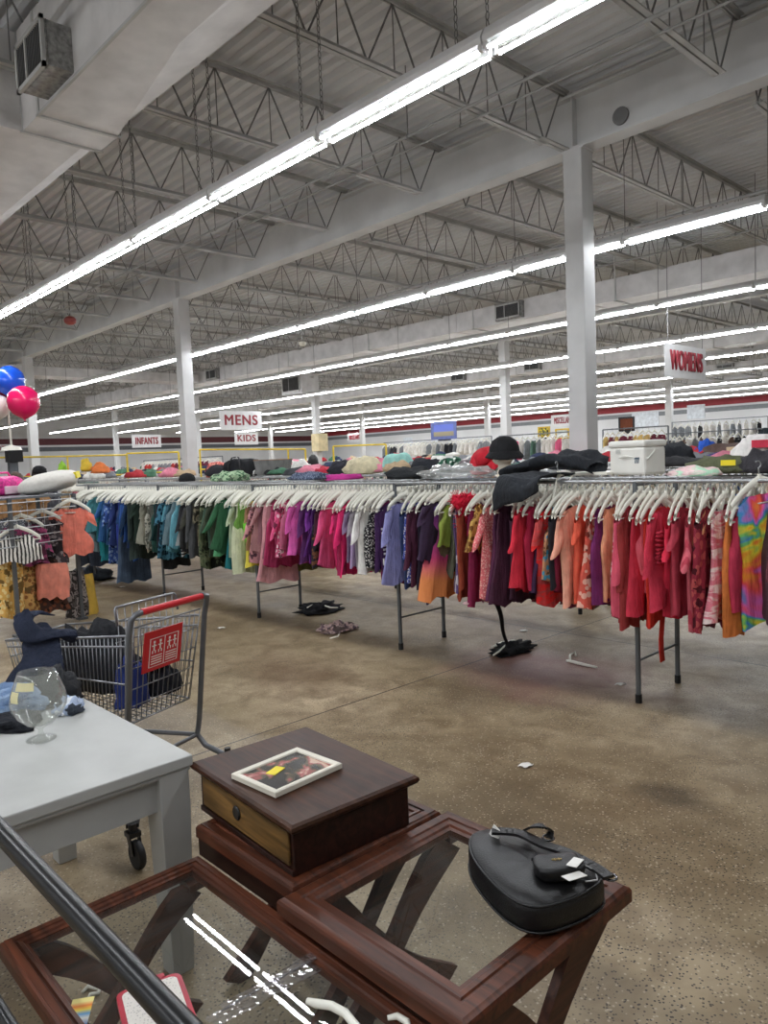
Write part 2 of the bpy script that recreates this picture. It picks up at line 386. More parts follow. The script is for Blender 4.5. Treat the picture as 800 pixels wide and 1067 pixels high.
# bar joists, one mesh per span shared by its copies
def chord(mb, y0, y1, z, w=.045, t=.012, h=.04, gap=.016):
    for s in (-1, 1):
        mb.box((s*(gap/2+w/2), (y0+y1)/2, z), (w, y1-y0, t))
        mb.box((s*(gap/2+t/2), (y0+y1)/2, z+h/2*(1 if z < 5 else -1)), (t, y1-y0, h))
for si, (y0, y1) in enumerate(SPANS):
    top = MB(); chord(top, y0+.02, y1-.02, TC)
    a, b = y0+.42, y1-.42
    bot = MB(); chord(bot, a, b, BC)
    web = MB(); npan = int(round((b-a)/.62)); st = (b-a)/npan
    pts = [(0, y0+.12, TC-.03)]
    for i in range(npan+1):
        pts.append((0, a+i*st, BC+.02))
        if i < npan: pts.append((0, a+(i+.5)*st, TC-.03))
    pts.append((0, y1-.12, TC-.03))
    for i in range(len(pts)-1): web.tube([pts[i], pts[i+1]], .0085, 6)
    for i in range(npan): web.tube([(0, a+(i+.5)*st, TC-.03), (0, a+(i+.5)*st, BC+.02)], .006, 5)
    near = si < 2
    if near: tm, bm, wm = top.mesh('joist_top', GREY_STEEL), bot.mesh('joist_bottom', GREY_STEEL), web.mesh('joist_web', WEB_STEEL)
    else:
        top.add(bot.v, bot.f); k = len(top.f); top.cur = 1; top.add(web.v, web.f); tm = top.mesh('joist', [GREY_STEEL, WEB_STEEL])
    for k in range(-4, 30):
        x = -2.73-1.76*k
        ymid = y1
        if x < -3.3*max(y1, 5) or x > -.3*y0+3 or x < XL+.3 or x > XR-.3: continue
        o = struct(bpy.data.objects.new('bar_joist', tm)); COL.objects.link(o); o.location = (x, 0, 0)
        if near:
            for nm, me in (('bottom_chord', bm), ('web', wm)):
                c = bpy.data.objects.new(nm, me); COL.objects.link(c); c.parent = o
# bottom chord extension that meets the column
struct(MB().box((-.03, 0, 0), (.045, .5, .012)).box((.03, 0, 0), (.045, .5, .012)).obj('trim_5', GREY_STEEL, loc=(-4.45, 6.76, BC)))
# sprinkler pipes and conduit
PIPE = plain('painted_pipe', (158, 158, 157), .5, 0, .05)
def pipe(a, b, r, label, step=1.76*2):
    o = MB().tube([a, b], r, 10).obj('ceiling_pipe', PIPE, smooth=True, angle=50)
    tag(o, label, 'pipe'); mb = MB(); a, b = Vector(a), Vector(b); n = max(1, int((b-a).length/step))
    for i in range(n+1):
        p = a+(b-a)*(i/n); mb.tube([p, (p.x, p.y, TC)], .006, 6)
        mb.tube([p+(b-a).normalized()*d for d in (-.012, .012)], r+.004, 10)
    o2 = mb.obj('hanger_rod', WEB_STEEL, o)
pipe((5.5, 5.35, 4.69), (-30, 5.35, 4.69), .015, 'sprinkler pipe running under the joists before the first roof beam')
pipe((3, 5.62, 4.70), (-24, 5.62, 4.74), .011, 'thin conduit beside the sprinkler pipe under the joists')
pipe((-1, 9.9, 4.68), (-40, 9.9, 4.68), .022, 'sprinkler pipe between the first roof beam and second lamp row')
pipe((-1, 11.6, 4.70), (-40, 11.6, 4.70), .016, 'thin pipe behind the second lamp row')
pipe((-3, 15.2, 4.68), (-48, 15.2, 4.68), .02, 'sprinkler pipe just before the second roof beam')
pipe((-9.0, 1.62, 4.60), (-3.0, 1.62, 4.60), .025, 'conduit pipe passing above the square duct register')

# ------------------------------------------------------------------ ceiling lamps
HOUSING = plain('lamp_housing_white', (214, 214, 214), .45, 0, .03)
LS = .84; LZ = 1.6+2.6*LS     # lamp rows hang at this height
FL = 1.705*LS
def housing(mb):
    L = FL-.012
    sec = [(-.066, .0), (-.072, .03), (-.045, .08), (.045, .08), (.072, .03), (.066, .0)]
    vs = [(sx*L/2, a, b) for sx in (-1, 1) for a, b in sec]; n = len(sec)
    mb.add(vs, [(i, (i+1) % n, n+(i+1) % n, n+i) for i in range(n)]+[tuple(range(n))[::-1], tuple(range(n, 2*n))])
    for sx in (-1, 1):
        for sy in (-1, 1): mb.box((sx*(L/2-.014), sy*.046, -.018), (.024, .032, .04))
    return mb
def lamptube(mb, sy, lo=0, hi=1):
    # the underside of the tube glows, its back is a white shell
    n = 12; r = .0130; x0, x1 = -FL/2+.03, FL/2-.03
    for k in range(n):
        a0, a1 = 2*PI*k/n, 2*PI*(k+1)/n; P = lambda x, a: (x, sy*.046+r*math.cos(a), -.026+r*math.sin(a))
        mb.cur = hi if math.sin((a0+a1)/2) < -.1 else lo
        mb.add([P(x0, a0), P(x1, a0), P(x1, a1), P(x0, a1)], [(0, 1, 2, 3)])
    return mb
chain = MB()
for i in range(37):
    z = .08+i*.042; pl = i % 2
    ring = [(.011*math.cos(a)*(1-pl), .011*math.cos(a)*pl, z+.024*math.sin(a)) for a in (k*PI/4 for k in range(8))]
    chain.tube(ring, .0032, 5, True)
ch_me = chain.mesh('lamp_chain', WEB_STEEL)
chs = MB().tube([(0, 0, .07), (0, 0, 1.55)], .005, 5).mesh('lamp_chain_far', WEB_STEEL)
h_me = housing(MB()).mesh('lamp_housing', HOUSING)
t_me = [lamptube(MB(), s).mesh('lamp_tube', [HOUSING, TUBE_M], False) for s in (-1, 1)]
far = housing(MB()); far.tube([(FL/2-.1, 0, .07), (FL/2-.1, 0, 1.55)], .006, 5); far.cur = 1; lamptube(far, -1); lamptube(far, 1); far_me = far.mesh('far_lamp', [HOUSING, TUBE_M])
ROWS = [(-5.4, -3.1, 1, 5, 'f'), (-.75, -3.1, 3, 7, 'f'), (4.02, -3.11, 3, 16, 'n'), (8.93, -3.15, 0, 21, 'm'), (13.33, -3.2, 0, 27, 'm'), (18.0, -3.2, 1, 28, 'f'),
        (22.5, -3.2, 2, 28, 'f'), (27.1, -3.2, 3, 28, 'f'), (32.1, -3.2, 4, 28, 'f'), (36.0, -3.2, 5, 28, 'f'), (40.3, -3.2, 6, 28, 'f')]
ORD = ['behind', 'over', 'first', 'second', 'third', 'fourth', 'fifth', 'sixth', 'seventh', 'eighth', 'ninth']
for ri, (ly, lx, k0, k1, q) in enumerate(ROWS):
    lab = 'twin tube strip lamp hanging in the %s lamp row from the front' % ORD[ri]
    if ri < 2: lab = 'twin tube strip lamp hanging above the furniture corner, row %s' % ('by the front wall' if ri == 0 else 'overhead')
    grp = 'strip lamps of row %s' % ORD[ri]
    ks = range(-k0 if ri < 4 else k0, k1)
    for k in ks:
        x = lx*LS+FL/2-FL*(k+1) if ri >= 2 else lx*LS-FL*k
        o = bpy.data.objects.new('strip_lamp', h_me if q in 'nm' else far_me); COL.objects.link(o); o.location = (x, ly*LS, LZ+.026)
        tag(o, lab, 'ceiling lamp', grp)
        if q in 'nm':
            for me in t_me:
                c = bpy.data.objects.new('lamp_tube', me); COL.objects.link(c); c.parent = o
            for dx in ((-.07, .07) if q == 'n' else (0,)):
                c = bpy.data.objects.new('chain', ch_me if q == 'n' else chs); COL.objects.link(c); c.parent = o; c.location = (FL/2+dx-.0 if q == 'm' else FL/2-.12+dx*1.6, 0, 0)

# ------------------------------------------------------------------ ducts
def register(parent, c, w, h, axis='Y', sign=-1):
    """louvred air grille, its own frame and slats."""
    fr = MB(); sl = MB(); c = Vector(c)
    def P(a, b, d): return (c.x+a, c.y+sign*d, c.z+b) if axis == 'Y' else (c.x+sign*d, c.y+a, c.z+b)
    def B(mb, a, b, sa, sb, d, sd):
        p = P(a, b, d); mb.box(p, (sa, sd, sb) if axis == 'Y' else (sd, sa, sb))
    for s in (-1, 1):
        B(fr, s*(w/2-.015), 0, .03, h, .012, .024); B(fr, 0, s*(h/2-.015), w, .03, .012, .024)
    B(fr, -w*.12, 0, .02, h, .012, .02)
    for i in range(int(w/.028)): B(sl, -w/2+.03+i*.028, 0, .008, h-.04, .0, .03)
    B(sl, 0, 0, w-.03, h-.03, -.02, .004)
    f = fr.obj('grille_frame', GREY_STEEL, parent); sl.obj('louver', plain('dark_louver', (84, 84, 84), .6), f)
d = empty('air_duct', 'big white square duct crossing above the furniture corner', 'air duct')
ZB, ZT = 4.3, 5.05
s0, s1 = -5.96, -6.32
P2 = onZ(187, 45, ZB); Q = onZ(290, 5, 4.62)
xr = 3.0
mb = MB()
vs = [(s0, 2.19, ZB), (s0, 2.80, ZB), P2, (xr, 2.50, ZB), (xr, 2.19, ZB), (s0, 2.80, ZB+.05), (xr, 3.12, 4.62), (s0, 2.80, ZT), (xr, 3.12, ZT), (s0, 2.19, ZT), (xr, 2.19, ZT)]
mb.add(vs, [(0, 4, 3, 2, 1), (1, 2, 5), (2, 3, 6), (2, 6, 5), (5, 6, 8, 7), (0, 9, 10, 4), (7, 8, 10, 9), (3, 4, 10, 8, 6), (0, 1, 5, 7, 9)])
mb.obj('transition_section', DUCT_M, d)
MB().box(((s0+s1)/2, 2.495, (ZB+ZT)/2), (s0-s1, .62, ZT-ZB)).obj('collar', DUCT_M, d)
mb = MB()
sec = [(2.02, ZB), (2.66, ZB), (2.84, ZB+.1), (2.84, ZT), (2.02, ZT)]
vs = [(x, a, b) for x in (-16.0, s1) for a, b in sec]; n = 5
mb.add(vs, [(i, (i+1) % n, n+(i+1) % n, n+i) for i in range(n)]+[(4, 3, 2, 1, 0), (5, 6, 7, 8, 9)])
mb.obj('straight_section', DUCT_M, d)
for x in (s0, s1): MB().box((x, 2.19-.004, (ZB+ZT)/2), (.035, .012, ZT-ZB)).box((x, 2.5, ZB-.006), (.03, .66, .014)).obj('seam_strip', GREY_STEEL, d)
MB().bar((s0, 2.185, ZB), (xr, 2.185, ZB), .02, .02).obj('seam_strip', GREY_STEEL, d)
rb = MB().box((-5.515, 2.10, 4.485), (.50, .19, .30)).obj('register_box', GALV, d, bevel=.006)
register(d, (-5.515, 2.002, 4.485), .53, .33)
br = MB().tube([(-4.9, 2.95, 4.9), (-4.75, 3.25, 5.05), (-4.75, 3.3, 5.4)], .12, 4); br.obj('branch_stub', DUCT_M, d)
for x in (-14, -11, -8, -3, 0):
    for y in (2.1, 2.75): MB().tube([(x, y, ZT), (x, y, TC)], .008, 6).obj('hanger_rod', WEB_STEEL, d)
def longduct(x0, x1, y0, y1, z0, z1, label, regs, every=3.4):
    d = empty('air_duct', label, 'air duct')
    MB().box(((x0+x1)/2, (y0+y1)/2, (z0+z1)/2), (x1-x0, y1-y0, z1-z0)).obj('duct_body', DUCT_M, d)
    x = x0+.5
    while x < x1:
        MB().box((x, (y0+y1)/2, (z0+z1)/2), (.03, y1-y0+.02, z1-z0+.02)).obj('seam_strip', DUCT_M, d)
        for dx in (.5,):
            hr = MB(); hr.box((x+dx, y0-.012, (z0+TC)/2), (.028, .01, TC-z0)); hr.tube([(x+dx, y1+.01, z0), (x+dx, y1+.01, TC)], .008, 5)
            hr.box((x+dx, (y0+y1)/2, z0-.012), (.04, y1-y0+.06, .022)); hr.obj('hanger_strap', GREY_STEEL, d)
        x += every
    for rx in regs: 
        MB().box((rx, y0-.06, (z0+z1)/2), (.66, .12, z1-z0-.06)).obj('register_box', GALV, d); register(d, (rx, y0-.125, (z0+z1)/2), .62, z1-z0-.1)
longduct(-32, 1, 12.85, 13.6, 4.36, 4.76, 'long white duct hung along the third lamp row', [onY(531, 325, 12.8).x, onY(222, 390, 12.8).x])
longduct(-44, -4, 21.4, 22.1, 4.36, 4.76, 'long white duct hung before the fifth lamp row', [onY(478, 423, 21.3).x, onY(555, 408, 21.3).x])
longduct(-46, -8, 29.6, 30.3, 4.36, 4.76, 'far white duct hung between the sixth and seventh lamp rows', [onY(755, 401, 29.5).x])
# cross duct and drop beside the far post with balloons
d = empty('air_duct', 'white cross duct running over the post near the balloons', 'air duct')
MB().box((-22.6, 9.1, 4.50), (.8, 7.2, .26)).obj('duct_body', DUCT_M, d)
mb = MB(); pts = []
for i in range(9):
    a = i/8*PI/2; pts.append((1.3*math.sin(a), 1.3*(1-math.cos(a))))
el = [(-22.6, 8.0+a, 4.75-b) for a, b in [(.0, 1.0), (.0, .7), (.1, .45), (.3, .3), (.7, .22), (1.0, .2)]]

h = empty('air_duct', 'box shaped return duct with strut beside the second row post', 'air duct')
pc = onY(312, 403, 16.2); MB().box((pc.x, 16.2, 4.35), (1.2, .7, .7)).obj('duct_body', DUCT_M, h, bevel=.01); MB().bar((pc.x+.6, 16.3, 4.6), (-21.45, 16.6, 4.1), .14, .14).obj('strut', DUCT_M, h); register(h, (pc.x, 15.83, 4.35), 1.0, .5); MB().tube([(pc.x, 16.2, 4.7), (pc.x, 16.2, TC)], .02, 6).obj('hanger_rod', WEB_STEEL, h)
# emergency exit sprinkler alarm bell on the joists
bell = empty('alarm_bell', 'red alarm bell fixed among the ceiling joists', 'alarm bell', onZ(73, 333, 4.62))
MB().lathe([(0, -.1), (.06, -.1), (.11, -.06), (.12, 0), (.08, .05), (.05, .06)], 20).obj('gong', plain('red_enamel', (150, 60, 56), .4), bell, smooth=True, angle=40)
MB().tube([(0, 0, .05), (0, 0, .7)], .012, 6).obj('bracket', WEB_STEEL, bell)
cm = empty('security_camera', 'white dome camera hanging below the second lamp row', 'security camera', onY(315, 358, 9.6))
MB().lathe([(0, -.06), (.05, -.05), (.07, -.02), (.075, 0), (.075, .03), (.03, .05)], 16).obj('dome', PLASTIC_W, cm, smooth=True, angle=40); MB().tube([(0, 0, .05), (0, 0, 1.2)], .012, 6).obj('pole', GREY_STEEL, cm)
# ------------------------------------------------------------------ hangers, garments, racks
RZ = 1.40                   # rail height
def hanger_body(w=.205, drop=.125):
    mb = MB()
    pts = [(0, -w, -.085-drop), (0, -w*.9, -.085-drop*.80), (0, -w*.6, -.085-drop*.42), (0, -w*.3, -.085-drop*.16), (0, 0, -.078),
           (0, w*.3, -.085-drop*.16), (0, w*.6, -.085-drop*.42), (0, w*.9, -.085-drop*.80), (0, w, -.085-drop)]
    mb.grid(lambda u, v: (.0075*math.cos(u*2*PI), pts[round(v*8)][1], pts[round(v*8)][2]+.021*math.sin(u*2*PI)), 8, 9, True)
    mb.tube([(0, -w*.97, -.09-drop), (0, w*.97, -.09-drop)], .005, 6)
    mb.tube([(0, 0, -.10), (0, 0, -.055)], .010, 8)
    return mb
def hook_mb():
    pts = [(0, 0, -.066), (0, 0, -.03)]
    for i in range(9):
        a = -PI/2+i/8*PI*1.25; pts.append((0, .019*math.cos(a)*1.0, .019*math.sin(a)+.0))
    pts[1] = (0, 0, -.028)
    return MB().tube(pts, .0036, 6)
HB_ME = hanger_body().mesh('hanger_body', PLASTIC_W, True, 60)
HK_ME = hook_mb().mesh('hanger_hook', CHROME, True)
both = hanger_body(); both.cur = 1; hk = hook_mb(); both.add(hk.v, hk.f); HF_ME = both.mesh('hanger_far', [PLASTIC_W, CHROME], True, 60)
def hanger(x, y, z, rz, label, group, parts=True, tilt=0):
    o = bpy.data.objects.new('clothes_hanger', HB_ME if parts else HF_ME); COL.objects.link(o)
    o.location = (x, y, z); o.rotation_euler = (tilt, 0, rz); tag(o, label, 'hanger', group)
    if parts:
        c = bpy.data.objects.new('hook', HK_ME); COL.objects.link(c); c.parent = o
    return o
# kind: (shoulder half width, profile [(t, half width)], strap?, neck depth, sleeve)
KIND = {
    'tank':   ([(0, .15), (.22, .16), (.35, .215), (1, .225)], .10, None),
    'top':    ([(0, .20), (.25, .215), (1, .225)], .06, .17),
    'blouse': ([(0, .20), (.3, .21), (.75, .225), (1, .25)], .07, .30),
    'shirt':  ([(0, .205), (.3, .215), (1, .22)], .05, .50),
    'dress':  ([(0, .165), (.2, .19), (.4, .18), (1, .26)], .09, None),
    'skirt':  ([(0, .17), (.15, .18), (1, .25)], 0, None),
    'pencil': ([(0, .15), (.15, .165), (1, .17)], 0, None),
    'peplum': ([(0, .165), (.2, .18), (.45, .125), (.62, .2), (.85, .235), (1, .21)], .11, .13),
    'pants':  ([(0, .18), (.3, .19), (1, .15)], 0, None),
}
def garment_mesh(kind, L, seed, thick=.028, nu=11, nv=10):
    prof, neck, sl = KIND[kind]; rnd = random.Random(seed)
    p1, p2, p3 = (rnd.uniform(0, 6) for _ in range(3)); A = rnd.uniform(.8, 1.7); k1 = rnd.uniform(5, 9); slant = rnd.uniform(-.05, .05)
    def W(t):
        for i in range(len(prof)-1):
            if prof[i][0] <= t <= prof[i+1][0]:
                a, b = prof[i], prof[i+1]; f = (t-a[0])/(b[0]-a[0]); return a[1]+(b[1]-a[1])*f
        return prof[-1][1]
    bodyz = -.115 if kind not in ('skirt', 'pants', 'pencil') else -.21
    def pt(s, t, side):
        w = W(t)*.95; y = s*w
        a = abs(s)*prof[0][1]
        zt = bodyz-.125*(a/.205)**1.25 if bodyz > -.2 else bodyz
        if neck: zt -= neck*max(0, 1-(s/.55)**2)*(1.15 if side > 0 else .55)
        hem = L+slant*s*(.6 if kind in ('dress', 'blouse') else .2)+.018*math.sin(k1*s+p3)
        z = zt*(1-t)+(-hem)*t
        th = (thick*(.35+.65*min(1, t*2.2)))*max(.12, math.sqrt(max(0, 1-s*s)))+.005
        fold = A*(.004+.016*t)*math.sin(k1*s*1.3+p1+2*t)+A*.007*t*math.sin(2.3*k1*s+p2)
        swing = A*.02*t*math.sin(1.7*s+p3+1.5*t)
        n = .006*noise.noise(Vector((y*9+seed, z*9, side*3)))
        return (swing+fold*.8+side*th+n, y+.006*math.sin(9*t+p2)*t, z)
    mb = MB()
    ring = [(2*i/(nu-1)-1, 1) for i in range(nu)]+[(1-2*i/(nu-1), -1) for i in range(nu)]
    vs = [pt(s, j/(nv-1), sd) for j in range(nv) for s, sd in ring]; n = len(ring); fs = []
    for j in range(nv-1):
        for i in range(n):
            i2 = (i+1) % n; fs.append((j*n+i, j*n+i2, (j+1)*n+i2, (j+1)*n+i))
    mb.add(vs, fs)
    return mb
def sleeve_mesh(kind, sy, seed, L):
    rnd = random.Random(seed+sy); out = rnd.uniform(.12, .4) if L < .4 else rnd.uniform(.02, .12); w0, w1 = .075, (.085 if L < .4 else .05)
    mb = MB(); x0 = rnd.uniform(-.01, .01)
    def fn(u, v):
        a = u*2*PI; w = w0+(w1-w0)*v
        c = Vector((x0, sy*(.185+out*L*v), -.215-L*v*.95))
        return (c.x+(.02+.006*math.sin(5*v+seed))*math.cos(a)+.01*math.sin(7*v+seed)*v, c.y+w*math.sin(a)*.62, c.z+w*math.sin(a)*sy*-.45-.0)
    return mb.grid(fn, 10, 7, True)
def garment(kind, x, y, z, rz, L, mat, label, cat, group=None, seed=0, name=None, thick=.028, parent_sl=True, small=False, tilt=0):
    mb = garment_mesh(kind, L, seed, thick, 7 if small else 11, 5 if small else 10)
    o = mb.obj(name or {'tank': 'tank_top', 'top': 'short_sleeved_top', 'pants': 'trousers', 'pencil': 'skirt', 'peplum': 'ruffled_top'}.get(kind, kind), mat, smooth=True)
    o.location = (x, y, z); o.rotation_euler = (tilt, 0, rz); tag(o, label, cat, group)
    sl = KIND[kind][2]
    if sl and parent_sl:
        for s in (-1, 1): sleeve_mesh(kind, s, seed, sl*random.Random(seed).uniform(.8, 1.15)).obj('sleeve', mat, o, smooth=True)
    return o
def rack(label, x0, x1, yf, yb, frames, z=RZ, parts=True, foot=.0):
    r = empty('clothes_rack', label, 'clothes rack')
    a = MB()
    for yy in (yf, yb): MB().tube([(x0, yy, z), (x1, yy, z)], .0125, 10).obj('rail', CHROME, r, smooth=True, angle=50)
    for x in frames:
        for yy, s in ((yf, -1), (yb, 1)):
            l = MB().tube([(x, yy, z), (x, yy, .9), (x, yy+s*foot, .04)], .0165, 10).obj('leg', RACK_GREY, r, smooth=True, angle=50)
            MB().tube([(x, yy+s*foot, 0), (x, yy+s*foot, .055)], .021, 10).obj('rubber_foot', BLACK_RUB, l)
        MB().tube([(x, yf-foot*.8, .27), (x, yb+foot*.8, .27)], .0075, 8).obj('crossbar', RACK_GREY, r)
        MB().tube([(x, yf, z-.02), (x, yb, z-.02)], .011, 8).obj('top_crossbar', RACK_GREY, r)
    return r
Y1, Y1B = 4.30, 4.84
rack('long grey double rail rack of brightly sorted clothes across the aisle', -11.25, -.15, Y1, Y1B, [-.2, -2.3, -4.44, -6.55, -8.65, -10.8])
# each visible garment: pixel column, hem pixel, kind, colour, pattern, second colour, short name, full description
G = [
 (86,588,'shirt',(70,78,92),'solid',None,'dark slate shirt','dark slate shirt at the wire panel end'),
 (95,590,'top',(58,66,82),'solid',None,'slate blue top','slate blue top'),
 (103,574,'top',(150,176,186),'solid',None,'pale blue top','pale dusty blue top'),
 (111,576,'tank',(28,140,150),'solid',None,'teal ruffled tank','teal ruffled tank top'),
 (117,584,'blouse',(32,130,138),'solid',None,'turquoise blouse','turquoise blouse'),
 (123,588,'blouse',(60,92,170),'floral',(150,180,220),'blue printed blouse','blue printed blouse'),
 (130,590,'tank',(52,70,168),'solid',None,'indigo tank','indigo blue tank top'),
 (134,606,'skirt',(70,88,112),'solid',None,'denim blue skirt','long denim blue skirt hanging lowest'),
 (139,582,'top',(44,92,180),'solid',None,'royal blue top','royal blue top'),
 (146,582,'shirt',(44,56,52),'solid',None,'dark olive shirt','dark olive shirt'),
 (153,573,'tank',(206,200,180),'speck',(120,118,100),'cream speckled tank','cream speckled tank top'),
 (160,572,'tank',(190,190,176),'floral',(110,116,106),'cream floral tank','cream and grey floral tank top'),
 (167,575,'tank',(40,84,78),'solid',None,'bottle green tank','bottle green tank top'),
 (174,592,'shirt',(34,36,38),'solid',None,'black long shirt','black long shirt'),
 (181,582,'blouse',(60,116,140),'floral',(20,50,64),'teal lace blouse','teal lace blouse'),
 (188,570,'tank',(112,184,206),'solid',None,'sky blue tank','sky blue tank top'),
 (195,578,'tank',(220,226,226),'stripe',(30,34,38),'black striped tank','white and black striped tank top'),
 (201,576,'blouse',(38,38,42),'solid',None,'charcoal blouse','charcoal blouse'),
 (207,580,'shirt',(72,74,76),'solid',None,'grey shirt','mid grey shirt'),
 (214,568,'top',(74,72,58),'camo',(120,112,92),'camouflage top','brown camouflage top'),
 (222,592,'shirt',(72,84,58),'camo',(106,112,84),'olive camouflage shirt','olive camouflage shirt'),
 (232,566,'tank',(62,96,92),'solid',None,'slate green tank','slate green tank top'),
 (240,576,'dress',(78,152,100),'solid',None,'leaf green dress','leaf green dress'),
 (247,592,'dress',(26,108,112),'solid',None,'deep teal dress','deep teal dress'),
 (253,596,'tank',(204,212,176),'solid',None,'pale sage tunic','pale sage tunic'),
 (259,576,'tank',(120,226,60),'solid',None,'neon lime tank','neon lime tank top'),
 (266,590,'dress',(222,206,70),'solid',None,'lemon yellow dress','lemon yellow dress'),
 (275,586,'blouse',(196,134,138),'floral',(90,60,70),'dusty pink floral blouse','dusty pink floral blouse'),
 (285,606,'dress',(226,160,166),'solid',None,'pale rose dress','pale rose long dress'),
 (291,590,'tank',(170,44,88),'solid',None,'raspberry tank','raspberry tank top'),
 (299,577,'blouse',(222,80,128),'floral',(246,210,220),'pink leaf print blouse','pink and white leaf print blouse'),
 (307,560,'tank',(232,190,196),'speck',(250,236,230),'blush speckled tank','blush speckled tank top'),
 (316,579,'blouse',(206,80,158),'solid',None,'orchid pink blouse','orchid pink blouse'),
 (328,587,'top',(112,44,140),'solid',None,'violet top','violet purple top'),
 (337,590,'tank',(34,28,38),'floral',(120,80,60),'black floral tank','black floral tank top'),
 (345,592,'blouse',(222,78,130),'solid',None,'rose pink blouse','rose pink blouse'),
 (354,594,'top',(236,48,118),'solid',None,'hot pink top','hot pink short sleeved top'),
 (366,598,'blouse',(228,38,104),'solid',None,'fuchsia ruched blouse','fuchsia ruched blouse'),
 (376,590,'tank',(186,160,206),'solid',None,'lavender tank','lavender tank top'),
 (384,596,'blouse',(232,230,224),'solid',None,'white blouse','plain white blouse'),
 (392,592,'tank',(26,26,30),'speck',(210,210,206),'black and white speckled tank','black and white speckled tank top'),
 (400,600,'shirt',(120,30,84),'solid',None,'maroon purple shirt','maroon purple shirt'),
 (406,602,'shirt',(58,30,74),'solid',None,'dark purple lettered shirt','dark purple shirt with white lettering on its side'),
 (413,572,'tank',(176,124,184),'solid',None,'lilac tank','lilac tank top'),
 (419,606,'blouse',(140,140,196),'solid',None,'periwinkle blouse','periwinkle blouse'),
 (425,608,'shirt',(44,56,96),'solid',None,'navy shirt','navy shirt'),
 (431,606,'blouse',(56,72,160),'speck',(220,220,230),'blue spotted blouse','blue white-spotted blouse'),
 (438,608,'shirt',(74,30,52),'solid',None,'oxblood shirt','oxblood shirt'),
 (447,622,'dress',(36,34,58),'solid',None,'midnight navy dress','midnight navy dress'),
 (460,622,'dress',(140,70,140),'sunset',None,'purple to orange dip dyed dress','purple to orange dip dyed dress'),
 (469,570,'tank',(150,170,70),'solid',None,'olive lime tank','olive lime tank top'),
 (478,612,'dress',(90,70,120),'zigzag',(200,196,206),'grey zigzag dress','purple and grey zigzag dress'),
 (487,622,'shirt',(148,60,40),'solid',None,'rust shirt','rust brown shirt'),
 (495,628,'dress',(134,30,70),'solid',None,'berry dress','berry red dress with pale edging'),
 (503,576,'tank',(204,160,80),'floral',(120,80,40),'golden floral tank','golden floral tank top'),
 (512,626,'blouse',(222,106,110),'speck',(240,180,170),'coral speckled blouse','coral speckled blouse'),
 (521,626,'dress',(84,36,66),'solid',None,'plum dress','plum purple dress'),
 (530,628,'dress',(66,30,50),'solid',None,'aubergine dress','dark aubergine dress under the black jacket'),
 (538,624,'shirt',(58,28,46),'solid',None,'wine black shirt','wine black shirt'),
 (547,616,'blouse',(200,34,52),'solid',None,'scarlet blouse','scarlet ruffled blouse'),
 (555,610,'tank',(176,30,62),'solid',None,'crimson tank','crimson tank top'),
 (564,618,'dress',(60,34,66),'solid',None,'dark violet dress','dark violet dress'),
 (572,630,'top',(200,70,70),'batik',(230,50,50),'brick batik top','brick and red batik top'),
 (579,602,'tank',(214,150,110),'floral',(90,170,200),'peach floral tank','peach and sky blue floral tank top'),
 (585,612,'shirt',(28,26,32),'solid',None,'black shirt','plain black shirt among the reds'),
 (590,616,'tank',(120,24,48),'solid',None,'maroon tank','maroon tank top'),
 (596,631,'blouse',(232,162,136),'solid',None,'peach blouse','peach pointed hem blouse'),
 (604,626,'top',(236,92,66),'solid',None,'coral orange top','coral orange top'),
 (615,632,'dress',(238,96,78),'floral',(246,190,170),'coral floral dress','coral dress with pale flowers'),
 (624,626,'tank',(110,34,92),'solid',None,'magenta plum tank','magenta plum tank top'),
 (631,622,'tank',(234,158,120),'solid',None,'apricot tank','apricot tank top'),
 (641,631,'dress',(190,46,80),'batik',(246,232,228),'red and white tie dyed dress','red and white tie dyed dress'),
 (650,642,'shirt',(224,84,108),'solid',None,'rose shirt','rose long shirt'),
 (657,652,'shirt',(158,52,52),'solid',None,'brick shirt','brick red long shirt'),
 (665,640,'dress',(196,40,60),'solid',None,'cardinal dress','cardinal red dress'),
 (671,616,'tank',(226,96,112),'solid',None,'pink satin tank','pink satin tank top'),
 (678,645,'dress',(208,46,34),'solid',None,'vermilion dress','vermilion dress with a long hanging sash'),
 (688,632,'blouse',(196,44,66),'solid',None,'ruched crimson blouse','ruched crimson blouse'),
 (701,640,'top',(214,40,66),'solid',None,'bright red top','bright cherry red top'),
 (717,650,'blouse',(206,92,104),'vstripe',(190,70,86),'dusty rose striped blouse','dusty rose striped blouse with pointed hem'),
 (728,570,'tank',(238,170,120),'solid',None,'light peach tank','short light peach tank top'),
 (734,652,'shirt',(140,32,50),'floral',(180,80,80),'garnet shirt','garnet printed shirt'),
 (748,646,'dress',(226,120,136),'batik',(246,226,222),'pink and white banded dress','pink and white banded dress'),
 (758,660,'skirt',(214,116,52),'solid',None,'orange trousers','orange trousers'),
 (768,636,'tank',(192,48,76),'solid',None,'raspberry red tank','raspberry red tank top'),
 (784,650,'dress',(240,160,90),'rainbow',None,'rainbow tie dyed dress','rainbow tie dyed dress on a raised hanger'),
 (799,640,'shirt',(70,44,52),'solid',None,'dark brown shirt','dark brown shirt beside the rainbow dress'),
]
CATN = {'tank': 'tank top', 'top': 'top', 'blouse': 'blouse', 'shirt': 'shirt', 'dress': 'dress', 'skirt': 'skirt', 'pants': 'trousers'}
HG = 'hangers crowded along the front rail'
HL = 'white plastic hanger on the near rail of the long front rack'
GX = []
